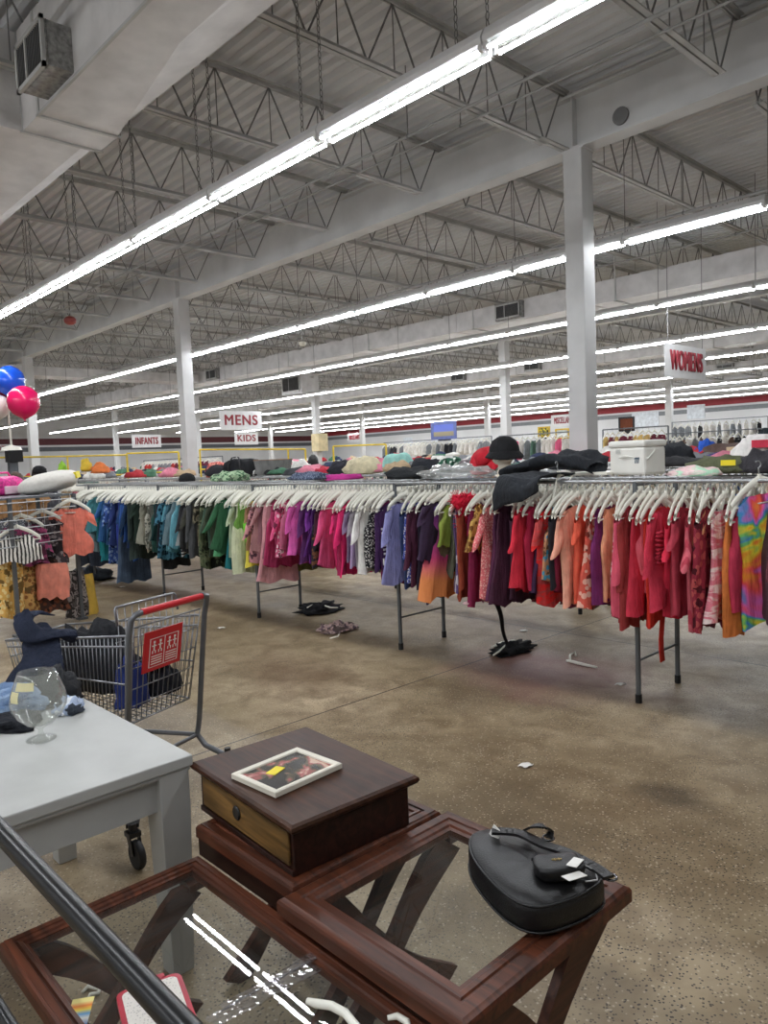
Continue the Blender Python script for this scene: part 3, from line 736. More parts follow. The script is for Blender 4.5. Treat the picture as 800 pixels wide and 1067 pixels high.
for i, (px, hem, kind, c, pat, c2, short, desc) in enumerate(G):
    if short == 'orange trousers': kind = 'pants'
    x = onY(px, 560, 4.22).x; GX.append(x)
    L = RZ - onY(px, hem, 4.2).z
    raise_ = .09 if pat == 'rainbow' else 0
    rz = random.uniform(-.06, .30) if pat != 'rainbow' else -.5
    L = max(L, .42)
    tl = random.gauss(0, .07)
    g = garment(kind, x, Y1, RZ+raise_, rz, L+raise_, fabric(c, pat, c2 or (240, 235, 230)), '%s on the long front rack%s' % (desc, '' if i % 2 else ''), CATN[kind], None, i, thick=.03, tilt=tl)
    hanger(x, Y1, RZ+raise_, rz, 'white plastic hanger holding the %s' % short, None, tilt=tl)
    if short.startswith('vermilion'):
        MB().grid(lambda u, v: (.03+.012*math.sin(6*v), -.10+.05*(u-.5)+.02*math.sin(3*v), -.60-.50*v), 4, 8).obj('sash', fabric((214, 50, 40)), g, smooth=True, solid=.006)
    if short.startswith('berry'):
        hemp = [(.04*math.sin(a*3), .255*math.cos(a), -L+.02) for a in (k*2*PI/24 for k in range(24))]
        MB().tube([(p[0]*.6, p[1], p[2]) for p in hemp], .006, 5, True).obj('piping', fabric((236, 200, 200)), g, smooth=True)
    if short.startswith('dark purple lettered'):
        lt = MB()
        for q in range(7): lt.box((.052, -.19+.003*q, -.36-.034*q), (.004, .055, .016))
        lt.tube([(.055, -.205, -.60), (.055, -.205, -.65), (.055, -.185, -.67), (.055, -.165, -.65), (.055, -.165, -.60)], .008, 6)
        lt.obj('lettering', PAPER, g)['label'] = 'white lettering down the shirt'
    if short.startswith('ruched'):
        mb = MB()
        for r in range(9): mb.tube([(.042+.01*math.sin(k), -.2+.05*k, -.30-.022*r+.008*math.sin(k*1.3+r)) for k in range(9)], .009, 6)
        mb.obj('ruching', fabric((196, 44, 66)), g, smooth=True)
# fillers between the listed garments
def between(x):
    a = max(range(len(GX)), key=lambda k: (GX[k] <= x, GX[k])) if any(q <= x for q in GX) else 0
    b = min((k for k in range(len(GX)) if GX[k] > x), key=lambda k: GX[k], default=a)
    return G[a], G[b]
srt = sorted(GX); fill = []
for a, b in zip(srt, srt[1:]):
    n = int((b-a)/.043)
    for k in range(1, n): fill.append(a+(b-a)*k/n)
x = srt[-1]+.07
while x < -.45: fill.append(x); x += .06
seenf = {}
for i, x in enumerate(fill):
    rz = random.uniform(-.08, .34)
    tl = random.gauss(0, .09); hanger(x, Y1, RZ, rz, HL, HG, tilt=tl)
    if random.random() < .2 and x < srt[-1]: continue
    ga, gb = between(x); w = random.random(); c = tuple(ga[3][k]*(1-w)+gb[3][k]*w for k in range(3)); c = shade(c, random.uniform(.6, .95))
    kind = random.choice(['tank', 'top', 'blouse', 'dress'])
    lab = 'half hidden %s tucked between the %s and the %s' % (CATN[kind].split()[0] if kind != 'tank' else 'tank', ga[6], gb[6])
    if len(lab.split()) > 16: lab = 'half hidden garment tucked beside the %s' % ga[6]
    k = seenf.get(lab, 0); seenf[lab] = k+1
    grp = 'half hidden garments between the %s and the %s' % (ga[6], gb[6])
    if x > srt[-1]:
        c = random.choice([(150, 40, 60), (200, 90, 80), (90, 40, 50), (230, 150, 120)]); lab = 'red toned garment at the aisle end of the front rack'; grp = 'garments at the aisle end of the front rack'
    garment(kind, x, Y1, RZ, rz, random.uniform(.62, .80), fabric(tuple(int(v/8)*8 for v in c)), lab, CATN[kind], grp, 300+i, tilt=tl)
# the rail behind: only hooks, shoulders and hems show
REAR = []; x = -11.1; i = 0; pal = [(40, 40, 46), (60, 66, 84), (36, 60, 66), (90, 40, 60), (120, 50, 90), (170, 60, 80), (60, 40, 70), (30, 30, 34), (110, 110, 120), (200, 170, 160)]
while x < -.4:
    rz = random.uniform(-.1, .3)
    REAR.append((x, rz))
    if i % 2 == 0:
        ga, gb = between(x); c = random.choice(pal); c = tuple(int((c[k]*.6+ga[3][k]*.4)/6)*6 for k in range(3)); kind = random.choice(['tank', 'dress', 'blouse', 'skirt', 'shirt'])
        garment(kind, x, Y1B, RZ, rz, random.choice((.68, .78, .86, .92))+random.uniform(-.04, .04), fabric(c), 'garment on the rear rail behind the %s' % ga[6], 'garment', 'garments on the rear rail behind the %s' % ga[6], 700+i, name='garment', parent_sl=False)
    x += random.uniform(.04, .065); i += 1
# red feather collar above the zigzag dress
rf = MB(); rnd = random.Random(3); c0 = onY(482, 528, 4.16)
for k in range(260):
    a = Vector((rnd.gauss(0, 1), rnd.gauss(0, 1), rnd.gauss(0, 1))).normalized(); s = rnd.choice((-1, 1))
    b = Vector((0, s*.05, .045)) if rnd.random() < .75 else Vector((.01, rnd.uniform(-.04, .04), rnd.uniform(-.16, 0)))
    p = b+Vector((a.x*.05, a.y*.065, a.z*.06)); rf.bar(b+(p-b)*.5, b+(p-b)*rnd.uniform(1, 1.5), .006, .003)
rf.blob((0, -.05, .045), (.045, .055, .05), 1, flat=False); rf.blob((0, .05, .045), (.045, .055, .05), 2, flat=False); rf.blob((0, 0, -.06), (.03, .04, .10), 4, flat=False)
o = rf.obj('feather_boa', fabric((204, 24, 52)), smooth=False, loc=c0); tag(o, 'fluffy red feather trim hooked on the front rail above the zigzag dress', 'feather trim')
# loose black strap hanging to the floor
a, b = onY(517, 628, 4.5), onZ(530, 676, .03)
st = MB().grid(lambda u, v: (a.x+(b.x-a.x)*v+.012*math.sin(7*v), a.y+(b.y-a.y)*v+(u-.5)*.055*(1-.4*v), a.z+(b.z-a.z)*v), 3, 12).obj('fabric_belt', fabric((22, 22, 24)), smooth=True, solid=.004)
tag(st, 'long black cloth belt dangling from the front rack to the floor', 'belt')
# ------------------------------------------------------------------ soft goods lying about
def lump(name, px, Yp, z0, w, d, h, c, label, cat, seed=0, pat='solid', c2=None, rz=0.0, amp=.2, group=None, nu=22, nv=12, power=.85):
    """crumpled cloth; px = (x, y) pixel of the base centre, at plane Y; z0 base height or None."""
    p = onY(px[0], px[1], Yp); z = p.z if z0 is None else z0
    mb = MB().blob((0, 0, 0), (w/2, d/2, h), seed, amp, nu, nv, True, 2.4, power)
    o = mb.obj(name, fabric(c, pat, c2 or (235, 232, 226)), smooth=True); o.location = (p.x, p.y, z+h*.1); o.rotation_euler = (0, 0, rz)
    return tag(o, label, cat, group)
TOP1 = RZ+.022
# on the front rack
lump('folded_cloth', (358, 500), 4.6, TOP1, .30, .34, .05, (170, 36, 120), 'flat magenta cloth lying on top of the front rack', 'folded cloth', 1)
lump('folded_cloth', (428, 497), 4.62, TOP1, .42, .4, .09, (24, 26, 28), 'black folded cloth with pale edge on the front rack hooks', 'folded cloth', 2)
pb = MB().blob((0, 0, 0), (.33, .24, .10), 5, .25, 30, 16, True, 3.5).obj('plastic_bag', glassy('clear_plastic', (225, 228, 232), .5, .22, .12), smooth=True); pb.location = onY(475, 497, 4.65)[:2]+(TOP1+.01,)
tag(pb, 'crinkled clear plastic bag lying on the front rack', 'plastic bag')
lump('folded_cloth', (240, 502), 4.62, TOP1, .5, .36, .10, (150, 176, 140), 'green leaf print cloth heaped on the front rack', 'folded cloth', 6, 'floral', (60, 100, 70))
lump('folded_cloth', (322, 503), 4.66, TOP1, .44, .34, .07, (52, 62, 84), 'navy speckled cloth spread on the front rack hooks', 'folded cloth', 7, 'speck', (130, 140, 160))
lump('folded_cloth', (724, 500), 4.5, TOP1, .3, .22, .05, (236, 200, 200), 'pastel pink and white cloth on the front rack', 'folded cloth', 8, 'batik', (180, 220, 190))
oc = lump('folded_cloth', (757, 497), 4.9, TOP1, .46, .3, .10, (84, 88, 62), 'olive cloth with a yellow tag on the front rack', 'folded cloth', 9)
MB().box((.07, -.15, .06), (.09, .005, .035)).obj('price_tag', YTAG, oc)['label'] = 'yellow price tag'
lump('folded_cloth', (795, 497), 4.9, TOP1, .3, .3, .12, (46, 44, 48), 'charcoal cloth bunched beside the white bag', 'folded cloth', 10)
wb = lump('tote_bag', (790, 490), 5.2, TOP1+.02, .34, .3, .2, (232, 228, 224), 'white bag with a red panel on the rack top', 'bag', 11, amp=.1)
MB().box((.08, -.13, .14), (.13, .05, .05)).obj('red_panel', fabric((200, 50, 70)), wb)['label'] = 'red printed panel'
cap = empty('baseball_cap', 'black cap resting on the front rack hooks', 'cap', onY(195, 501, 4.7)[:2]+(TOP1,))
MB().lathe([(.10, 0), (.105, .03), (.09, .075), (.05, .1), (0, .108)], 18).obj('crown', fabric((20, 20, 22)), cap, smooth=True)
MB().grid(lambda u, v: (.09*math.cos(u*PI)*(1+.0*v), -.06-.13*v*math.sin(u*PI), .008+.01*math.sin(u*PI)), 10, 4).obj('brim', fabric((22, 22, 24)), cap, smooth=True, solid=.004)
# black jacket thrown over the rack: falls in front, lies over the hooks, trails back
JK = fabric((30, 33, 38))
jk = empty('jacket', 'black jacket draped over the front rack rails near the mannequin head', 'jacket')
xa, xb = onY(514, 520, 4.06).x, onY(560, 500, 4.06).x
def jf(u, v):
    x = xa+(xb-xa)*u
    low = onY(518, 530, 4.05).z*(1-u)+onY(560, 510, 4.05).z*u
    path = [(4.055, low-.02), (4.045, low*.55+1.45*.45), (4.10, 1.44), (4.2, 1.45), (4.34, 1.452), (4.48, 1.445)]
    t = v*5; k = min(4, int(t)); f = t-k; y, z = (path[k][q]*(1-f)+path[k+1][q]*f for q in (0, 1))
    return (x+.02*v*u, y+.015*math.sin(9*u+3*v), z+.02*noise.noise(Vector((u*4, v*5, 1)))+.012*math.sin(7*u))
MB().grid(jf, 16, 22).obj('body', JK, jk, smooth=True, solid=.012)
s0_, s1_ = onY(540, 503, 4.45), onY(622, 489, 4.85)
pts = [(s0_.x+(s1_.x-s0_.x)*q, 4.4+.45*q, z) for q, z in ((0, 1.47), (.2, 1.51), (.42, 1.545), (.62, 1.54), (.82, 1.51), (1, 1.47))]
mb = MB()
def sf(u, v):
    t = v*5; k = min(4, int(t)); f = t-k; p = Vector(pts[k]).lerp(Vector(pts[k+1]), f); a = u*2*PI; w = .16*(1-.35*v)
    return (p.x+.02*math.cos(a), p.y+w*math.cos(a)+.02*noise.noise(Vector((v*6, u*5, 0))), p.z+.045*math.sin(a)+.03*noise.noise(Vector((v*6, u*4, 3))))
mb.grid(sf, 16, 16, True).obj('sleeve', JK, jk, smooth=True)
for k, (fx, fy) in enumerate(((580, 500),)):
    p = onY(fx, fy, 4.3); hanger(p.x, 4.3, RZ+.12, .2, 'white hanger left standing loose above the rail beside the black jacket', None, tilt=.5)

# second rack and the goods heaped on it
Y2, Y2B = 6.35, 6.9
rack('second grey double rail rack behind the long front rack', -20.5, -1.2, Y2, Y2B, [-1.4, -4.0, -6.6, -9.2, -11.8, -14.4, -17, -19.6])
rack('third grey double rail rack behind the second one', -26, -2.5, 9.0, 9.6, [-3, -6.4, -9.8, -13.2, -16.6, -20, -23.4])
PALF = [('black', (30, 30, 34)), ('navy', (40, 48, 76)), ('grey', (120, 122, 126)), ('white', (226, 224, 218)), ('red', (176, 44, 52)), ('plum', (92, 44, 78)), ('green', (66, 110, 84)), ('pink', (222, 130, 150)), ('tan', (190, 164, 130)), ('blue', (70, 104, 170)), ('orange', (220, 120, 60)), ('yellow', (222, 196, 90))]
FARH = MB(); _hb = hanger_body(); _hk = hook_mb()
def farhang(x, y, z, rz):
    Mh = Matrix.Translation((x, y, z)) @ Matrix.Rotation(rz, 4, 'Z')
    FARH.cur = 0; FARH.add([Mh @ Vector(p) for p in _hb.v], _hb.f); FARH.cur = 1; FARH.add([Mh @ Vector(p) for p in _hk.v], _hk.f)
def farrow(x0, x1, y, z, step, where, hang_lab, L=(.6, .8), pal=PALF, every=1, order=True, rot=0):
    x = x0; i = 0
    while x < x1:
        rz = rot+random.uniform(-.15, .15)
        farhang(x, y, z, rz)
        if i % every == 0:
            nm, c = pal[int(noise.noise(Vector((x*.35, y, 0)))*6+random.random()*3+len(pal)*.5) % len(pal)]
            garment(random.choice(['tank', 'top', 'shirt']), x, y, z, rz, random.uniform(*L), fabric(c), '%s garment %s' % (nm, where), 'garment', '%s garments %s' % (nm, where), i, name='garment', parent_sl=False, small=True)
        x += step*random.uniform(.8, 1.2); i += 1
farrow(-17, -1.4, Y2, RZ, .06, 'hanging on the second rack behind the front one', 'white hanger on the near rail of the second rack', every=5)
farrow(-22, -3, 9.0, RZ, .2, 'hanging on the third rack', 'white hanger on the third rack', every=2)
T2 = RZ+.022
cl = empty('cooler', 'white lidded cooler box standing on the front rack beside the big post', 'cooler', onY(664, 494, 4.98)[:2]+(T2,), math.radians(-14))
CW = plain('cooler_white', (232, 230, 222), .45, 0, .03)
MB().box((0, 0, .095), (.32, .22, .2)).obj('body', CW, cl, bevel=.02)
MB().box((0, 0, .215), (.335, .235, .05)).obj('lid', CW, cl, bevel=.018)
MB().tube([(-.163, 0, .17), (-.17, -.08, .11), (.0, -.122, .13), (.17, -.08, .11), (.163, 0, .17)], .007, 6).obj('handle', CW, cl)
MB().box((-.07, -.113, .165), (.04, .006, .03)).obj('latch', plain('cooler_latch', (200, 200, 194), .4), cl)
e = MB()
for k in range(3): e.tube([(.08+.014*k, -.111, .08), (.088+.014*k, -.111, .12), (.076+.014*k, -.111, .11)], .004, 5)
e.obj('emblem', plain('emblem_grey', (70, 90, 110), .5), cl)
o = MB().box((0, 0, .012), (.34, .26, .024)).obj('board', PLASTIC_W, loc=onY(620, 494, 4.95)[:2]+(T2,), bevel=.006); tag(o, 'flat white board lying on the front rack beside the cooler', 'board')
lump('jacket', (603, 495), 6.45, T2, .55, .4, .17, (34, 37, 42), 'black jacket heap on the second rack behind the white board', 'jacket', 21)
# mannequin head with hats
p = onY(526, 494, 5.2); mh = empty('mannequin_head', 'cream mannequin head wearing a black hat', 'mannequin head', (p.x, p.y, TOP1+.0), math.radians(200)); mh.scale = (.88,)*3
def head(u, v):
    prof = [(.085, -.01), (.07, .02), (.058, .06), (.058, .10), (.07, .125), (.088, .16), (.095, .205), (.092, .25), (.07, .29), (.03, .31), (.001, .315)]
    t = v*10; k = min(9, int(t)); f = t-k; r, z = (prof[k][q]*(1-f)+prof[k+1][q]*f for q in (0, 1)); a = u*2*PI
    x, y = r*1.12*math.cos(a), r*.86*math.sin(a)
    if z > .11:
        x += .012
        if math.cos(a) > .8: x += .028*math.exp(-((z-.19)/.02)**2)*(math.cos(a)-.8)*5+.012*math.exp(-((z-.15)/.012)**2)*(math.cos(a)-.8)*5-.010*math.exp(-((z-.22)/.012)**2)
        x += .02*max(0, math.cos(a))*math.exp(-((z-.13)/.02)**2)
    return (x, y, z)
MB().grid(head, 28, 33, True).obj('head', plain('mannequin_cream', (226, 214, 196), .5, 0, .03), mh, smooth=True)
BH = fabric((18, 18, 20))
hat = empty('bowler_hat', 'rounded black felt hat on the mannequin head', 'hat', (p.x, p.y, TOP1+.19), 0); hat.scale = (1.08,)*3
MB().lathe([(.0, .135), (.05, .13), (.095, .10), (.118, .05), (.125, .0), (.112, -.004)][::-1], 28).obj('crown', BH, hat, smooth=True, angle=60)
MB().grid(lambda u, v: ((.12+.035*v)*math.cos(u*2*PI), (.12+.035*v)*math.sin(u*2*PI), .012-.055*v+.012*v*math.sin(2*u*2*PI)), 32, 5, True).obj('brim', BH, hat, smooth=True, solid=.006)
p = onY(505, 494, 5.75); rh = empty('sun_hat', 'floppy red hat leaning behind the black hat', 'hat', (p.x, p.y, TOP1+.14), 0)
RH = fabric((196, 30, 44)); M = Matrix.Rotation(.9, 3, 'X')
MB().lathe([(.0, .1), (.07, .09), (.09, .03), (.095, 0)][::-1], 24, (0, 0, 0), M).obj('crown', RH, rh, smooth=True)
MB().grid(lambda u, v: tuple(M @ Vector(((.09+.10*v)*math.cos(u*2*PI), (.09+.10*v)*math.sin(u*2*PI), -.02*v+.02*math.sin(3*u*2*PI)*v))), 30, 5, True).obj('brim', RH, rh, smooth=True, solid=.006)
P2L = [
 ('folded_cloth', (380, 495), .62, .4, .20, (206, 194, 160), 'cream cloth heap on the second rack beside the mint bag', 'solid', None),
 ('carry_bag', (416, 491), .40, .3, .22, (150, 206, 196), 'mint green bag with dark piping on the second rack', 'solid', None),
 ('folded_cloth', (447, 491), .5, .35, .15, (30, 32, 38), 'black cloth heap beside the mint bag', 'solid', None),
 ('folded_cloth', (470, 490), .38, .3, .14, (40, 88, 66), 'green and white print cloth on the second rack', 'floral', (220, 224, 214)),
 ('folded_cloth', (488, 489), .3, .3, .12, (120, 110, 112), 'grey knit cloth beside the red hat', 'speck', (80, 70, 76)),
 ('folded_cloth', (357, 492), .4, .35, .16, (34, 34, 42), 'dark navy cloth beside the cream heap', 'solid', None),
 ('carry_bag', (226, 494), .42, .32, .22, (206, 96, 90), 'coral printed bag beside the black duffel', 'floral', (240, 160, 140)),
 ('folded_cloth', (270, 494), .22, .2, .1, (220, 220, 216), 'black and white print cloth between duffel and grey bin', 'camo', (30, 30, 30)),
 ('folded_cloth', (312, 494), .5, .4, .1, (60, 62, 66), 'dark grey cloth spread near the shopper in black', 'solid', None),
 ('folded_cloth', (340, 494), .34, .3, .1, (180, 40, 60), 'red cloth near the shopper in black', 'solid', None),
 ('folded_cloth', (530, 482), .4, .3, .08, (60, 110, 96), 'sea green cloth behind the mannequin head', 'batik', (190, 200, 190)),
]
for i, (nm, px, w, d, h, c, lab, pat, c2) in enumerate(P2L):
    lump(nm, px, 6.6, T2, w, d, h, c, lab, 'bag' if 'bag' in nm else 'folded cloth', 40+i, pat, c2, amp=.12 if 'bag' in nm else .2, power=.6 if 'bag' in nm else .85)
p = onY(253, 493, 6.7); du = empty('duffel_bag', 'black duffel bag standing on the second rack', 'duffel bag', (p.x, p.y, T2), .2)
DB = fabric((26, 27, 30)); MB().blob((0, 0, .13), (.34, .17, .15), 4, .06, 28, 14, False, 2, .5).obj('body', DB, du, smooth=True)
for s in (-1, 1): MB().tube([(s*.14, -.17, .02), (s*.13, -.185, .18), (s*.08, -.15, .30), (s*.02, -.12, .31)], .011, 6).obj('strap', plain('bag_webbing', (48, 48, 50), .7), du, smooth=True)
MB().tube([(-.28, 0, .285), (.28, 0, .285)], .006, 6).obj('zipper', GREY_STEEL, du)
p = onY(285, 493, 6.7); bn = empty('storage_bin', 'square grey fabric storage bin on the second rack', 'storage bin', (p.x, p.y, T2), .15)
MB().add([(-.19, -.17, 0), (.19, -.17, 0), (.19, .17, 0), (-.19, .17, 0), (-.22, -.2, .24), (.22, -.2, .24), (.22, .2, .24), (-.22, .2, .24), (-.2, -.18, .24), (.2, -.18, .24), (.2, .18, .24), (-.2, .18, .24), (-.18, -.16, .02), (.18, -.16, .02), (.18, .16, .02), (-.18, .16, .02)],
   [(3, 2, 1, 0)]+[(i, (i+1) % 4, 4+(i+1) % 4, 4+i) for i in range(4)]+[(4+i, 4+(i+1) % 4, 8+(i+1) % 4, 8+i) for i in range(4)]+[(8+i, 8+(i+1) % 4, 12+(i+1) % 4, 12+i) for i in range(4)]+[(12, 13, 14, 15)]).obj('body', fabric((112, 112, 110)), bn)
MB().tube([(-.22, -.2, .24), (.22, -.2, .24), (.22, .2, .24), (-.22, .2, .24)], .008, 6, True).obj('rim_band', fabric((150, 120, 96)), bn)
# third and further racks: heaps
P3 = [
 ((702, 482), 7.6, .42, .4, .17, (28, 30, 34), 'big black cloth bundle on the rack behind the cooler'), ((707, 490), 6.9, .5, .3, .08, (44, 44, 46), 'flat charcoal cloth behind the cooler'),
 ((757, 482), 7.4, .42, .3, .09, (66, 50, 110), 'dark purple cloth behind the olive one'), ((736, 480), 9.3, .25, .25, .24, (36, 84, 190), 'bright blue cloth bundle standing up on the third rack'),
 ((752, 484), 9.3, .5, .35, .18, (90, 70, 64), 'brown cloth heap beside the bright blue bundle'), ((796, 484), 9.1, .3, .3, .28, (30, 40, 44), 'black bag standing at the frame edge on the third rack'),
 ((775, 484), 9.4, .3, .3, .12, (150, 140, 130), 'taupe cloth heap beside the purple one'), ((560, 486), 9.3, .5, .3, .10, (120, 126, 130), 'grey cloth on the third rack near the post'),
 ((580, 484), 9.4, .3, .3, .06, (226, 214, 190), 'cream cloth fold on the third rack near the post'),
]
for i, (px, yy, w, d, h, c, lab) in enumerate(P3): lump('folded_cloth', px, yy, None if yy > 7 and yy < 9 else T2, w, d, h, c, lab, 'folded cloth', 60+i)
HEAP = ['black', 'grey', 'white', 'navy', 'tan', 'pink', 'red', 'green']
rk = random.Random(11)
def heaps(x0, x1, y, z, n, where):
    for i in range(n):
        x = rk.uniform(x0, x1); nm = rk.choice(HEAP); c = dict(PALF)[nm]
        mb = MB().blob((0, 0, 0), (rk.uniform(.15, .32), rk.uniform(.12, .22), rk.uniform(.06, .17)), i, .25, 14, 8)
        o = mb.obj('folded_cloth', fabric(shade(c, rk.uniform(.8, 1.1)) if False else c), smooth=True, loc=(x, y+rk.uniform(-.15, .15), z+.03)); tag(o, '%s cloth heap %s' % (nm, where), 'folded cloth', '%s cloth heaps %s' % (nm, where))
heaps(-24, -4, 9.3, T2, 60, 'on top of the third rack')
rack('fourth grey double rail rack far behind', -34, -4, 13.0, 13.6, [-5-4*i for i in range(8)])
heaps(-33, -6, 13.3, T2+.05, 60, 'on top of the fourth rack')
farrow(-30, -7, 13.0, RZ+.0, .35, 'on the fourth rack far behind', 'white hanger on the fourth rack', every=1)
heaps(-20, -2, 6.6, T2, 34, 'on top of the second rack')
# high rails toward the back wall
WHP = [('pale', (220, 214, 206)), ('red', (190, 60, 56)), ('orange', (224, 130, 80)), ('pink', (222, 90, 130)), ('yellow', (226, 196, 120)), ('maroon', (110, 40, 56)), ('grey', (130, 134, 138))]
def highrack(x0, x1, y, z, label, pal, step, where):
    r = empty('wall_rack', label, 'clothes rack')
    MB().tube([(x0, y, z), (x1, y, z)], .014, 8).obj('rail', RACK_GREY, r)
    n = max(2, int((x1-x0)/3)+1)
    for k in range(n):
        x = x0+(x1-x0)*k/(n-1); MB().tube([(x, y, 0), (x, y, z)], .018, 8).obj('post', RACK_GREY, r); MB().box((x, y, .015), (.06, .5, .03)).obj('foot', RACK_GREY, r)
    farrow(x0+.1, x1-.1, y, z, step, where, 'white hanger '+where, L=(.5, .7), pal=pal)
highrack(onY(520, 455, 16).x, onY(594, 452, 16).x, 16.0, onY(560, 452, 16).z, 'tall rack of pink and grey clothes beyond the mannequin head', [WHP[0], WHP[3], WHP[6], ('green', (70, 100, 84))], .16, 'on the tall rack beyond the mannequin head')
highrack(onY(628, 448, 15).x, onY(696, 446, 15).x, 15.0, onY(660, 446, 15).z, 'tall rack of red and orange clothes beyond the cooler', WHP[1:6], .14, 'on the tall rack beyond the cooler')
highrack(onY(700, 440, 24).x, onY(800, 430, 24).x, 24.0, onY(750, 437, 24).z, 'high rack of pale clothes against the far back area', [WHP[0], ('white', (232, 228, 220)), WHP[6], ('black', (40, 40, 44))], .2, 'on the high pale rack far back')
highrack(onY(694, 452, 18).x, onY(800, 446, 18).x, 18.0, onY(750, 449, 18).z, 'long rack of mixed dark and white clothes beyond the blue bundle', [WHP[0], ('brown', (110, 84, 70)), ('black', (40, 40, 44)), ('white', (228, 224, 216)), WHP[6]], .14, 'on the long mixed rack beyond the blue bundle')
highrack(onY(400, 462, 20).x, onY(512, 454, 20).x, 20.0, onY(455, 458, 20).z, 'tall rack of white and dark clothes below the blue painting', [WHP[0], ('black', (50, 50, 54)), WHP[6], ('white', (232, 228, 220))], .2, 'on the tall rack below the blue painting')
highrack(onY(150, 482, 14.5).x, onY(232, 480, 14.5).x, 14.5, onY(190, 479, 14.5).z+.05, 'rack of red white and plum children clothes by the tall post', [('white', (226, 220, 216)), ('plum', (110, 44, 64)), ('red', (200, 60, 56)), ('grey', (140, 140, 146))], .3, 'on the children rack by the tall post')
heaps(-45, -16, 18.5, 1.6, 60, 'in the far bins beyond the racks')
heaps(-40, -12, 11.2, T2, 24, 'on bins between the third and fourth racks')

for x, rz in REAR: farhang(x, Y1B, RZ, rz)
fh = FARH.obj('distant_hangers', [PLASTIC_W, CHROME], smooth=True, angle=60); fh['kind'] = 'stuff'; tag(fh, 'crowd of white plastic hangers on the rear rail and the racks behind', 'hangers')
# yellow tubular bin frames
def yframe(pts, posts, label, r=.02):
    y = empty('bin_frame', label, 'bin frame')
    MB().tube(pts, r, 8).obj('rail', YEL, y)
    for p in posts: MB().tube([p, (p[0], p[1], 0)], r*1.1, 8).obj('post', YEL, y)
    a = Vector(pts[0]); b = Vector(pts[-1]); MB().tube([a-Vector((0, 0, .45)), b-Vector((0, 0, .45))], r, 8).obj('lower_rail', YEL, y)
    return y
for pl, lab in (([(-10, 477), (70, 475.5), (132, 474)], 'yellow tubular bin frame near the balloons'), ([(132, 472.5), (186, 471)], 'yellow tubular bin frame beside the INFANTS sign'), ([(208, 468.5), (300, 468), (318, 468)], 'yellow tubular bin frame below the KIDS sign'), ([(347, 465), (402, 463)], 'yellow tubular bin frame beside the shopper in black')):
    P = [deep(x, y, 17) for x, y in pl]; yframe([tuple(p) for p in P], [tuple(p) for p in P], lab)
for (x, y, w, h, c, lab) in ((90, 482, .2, .2, (226, 190, 60), 'yellow toy bundle stacked by the balloons pole'), (105, 484, .34, .16, (226, 120, 60), 'orange toy bundle beside the yellow one'), (65, 482, .16, .14, (150, 206, 60), 'lime green toy beside the yellow bin frame'), (225, 490, .35, .2, (222, 90, 60), 'bright orange cloth beside the tall post')):
    p = deep(x, y+8, 13.5); o = MB().blob((0, 0, 0), (w/2, w/2, h), int(x), .2, 16, 10).obj('toy_bundle' if 'toy' in lab else 'folded_cloth', fabric(c), smooth=True, loc=p); tag(o, lab, 'toy' if 'toy' in lab else 'folded cloth')
# bins that carry those heaps
for x0, x1, y0, y1, lab in ((-45, -16, 18.0, 19.0, 'long grey bargain bin table far beyond the racks'), (-40, -12, 10.8, 11.6, 'long grey bargain table between the third and fourth racks')):
    b = empty('bargain_table', lab, 'table'); zt = 1.5 if y0 > 15 else T2-.02
    MB().box(((x0+x1)/2, (y0+y1)/2, zt-.02), (x1-x0, y1-y0, .05)).obj('table_top', GREY_STEEL, b)
    for x in (x0+.1, (x0+x1)/2, x1-.1):
        for y in (y0+.1, y1-.1): MB().box((x, y, (zt-.04)/2), (.06, .06, zt-.04)).obj('leg', GREY_STEEL, b)
pc = onY(92, 503, 7.2); o = MB().box((0, 0, 0), (.5, .3, .04)).obj('display_board', plain('dark_teal_board', (24, 84, 78), .5), loc=(pc.x, pc.y, pc.z)); 
tag(o, 'flat dark teal board lying behind the white pillow', 'board')

# ------------------------------------------------------------------ signs
SIGNW = plain('sign_white', (222, 222, 222), .5, 0, .02); SRED = plain('sign_red_ink', (150, 44, 56), .6, 0, .05)
def sign(text, px, depth_y, label, chains=True, sx=.75, faceX=True, frac=.55):
    (x0, y0), (x1, y1) = px           # upper left / lower right pixels
    a = onY((x0+x1)/2, (y0+y1)/2, depth_y); xp = a.x
    l, r = onX(x0, y0, xp), onX(x1, y1, xp); w = abs(r.y-l.y); h = abs(l.z-r.z); c = (l+r)/2
    if not faceX:
        l, r = onY(x0, y0, depth_y), onY(x1, y1, depth_y); w = abs(r.x-l.x); h = abs(l.z-r.z); c = (l+r)/2
    s = empty('hanging_sign', label, 'sign', c, PI/2 if faceX else 0)
    MB().box((0, 0, 0), (w, .02, h)).obj('sign_board', SIGNW, s, bevel=.004)
    t = bpy.data.curves.new('lettering', 'FONT'); t.body = text; t.align_x = 'CENTER'; t.align_y = 'CENTER'; t.size = 1; t.extrude = .003; t.offset = 0; t.bevel_depth = .02; t.space_character = 1.12; t.bevel_resolution = 0; t.resolution_u = 6
    o = bpy.data.objects.new('lettering', t); COL.objects.link(o); o.parent = s; t.materials.append(SRED)
    bpy.context.view_layer.update(); d = o.dimensions
    me = bpy.data.meshes.new_from_object(o.evaluated_get(bpy.context.evaluated_depsgraph_get())); me.name = 'lettering'
    bpy.data.objects.remove(o); o = bpy.data.objects.new('lettering', me); COL.objects.link(o); o.parent = s
    o.scale = (w*.78/d.x, h*frac/d.y, 1); o.rotation_euler = (PI/2, 0, 0); o.location = (0, -.0135, 0)
    if chains:
        for q in (-.42, .42): MB().tube([(q*w, 0, h/2), (q*w, 0, TC-c.z)], .006, 5).obj('chain', WEB_STEEL, s)
    return s
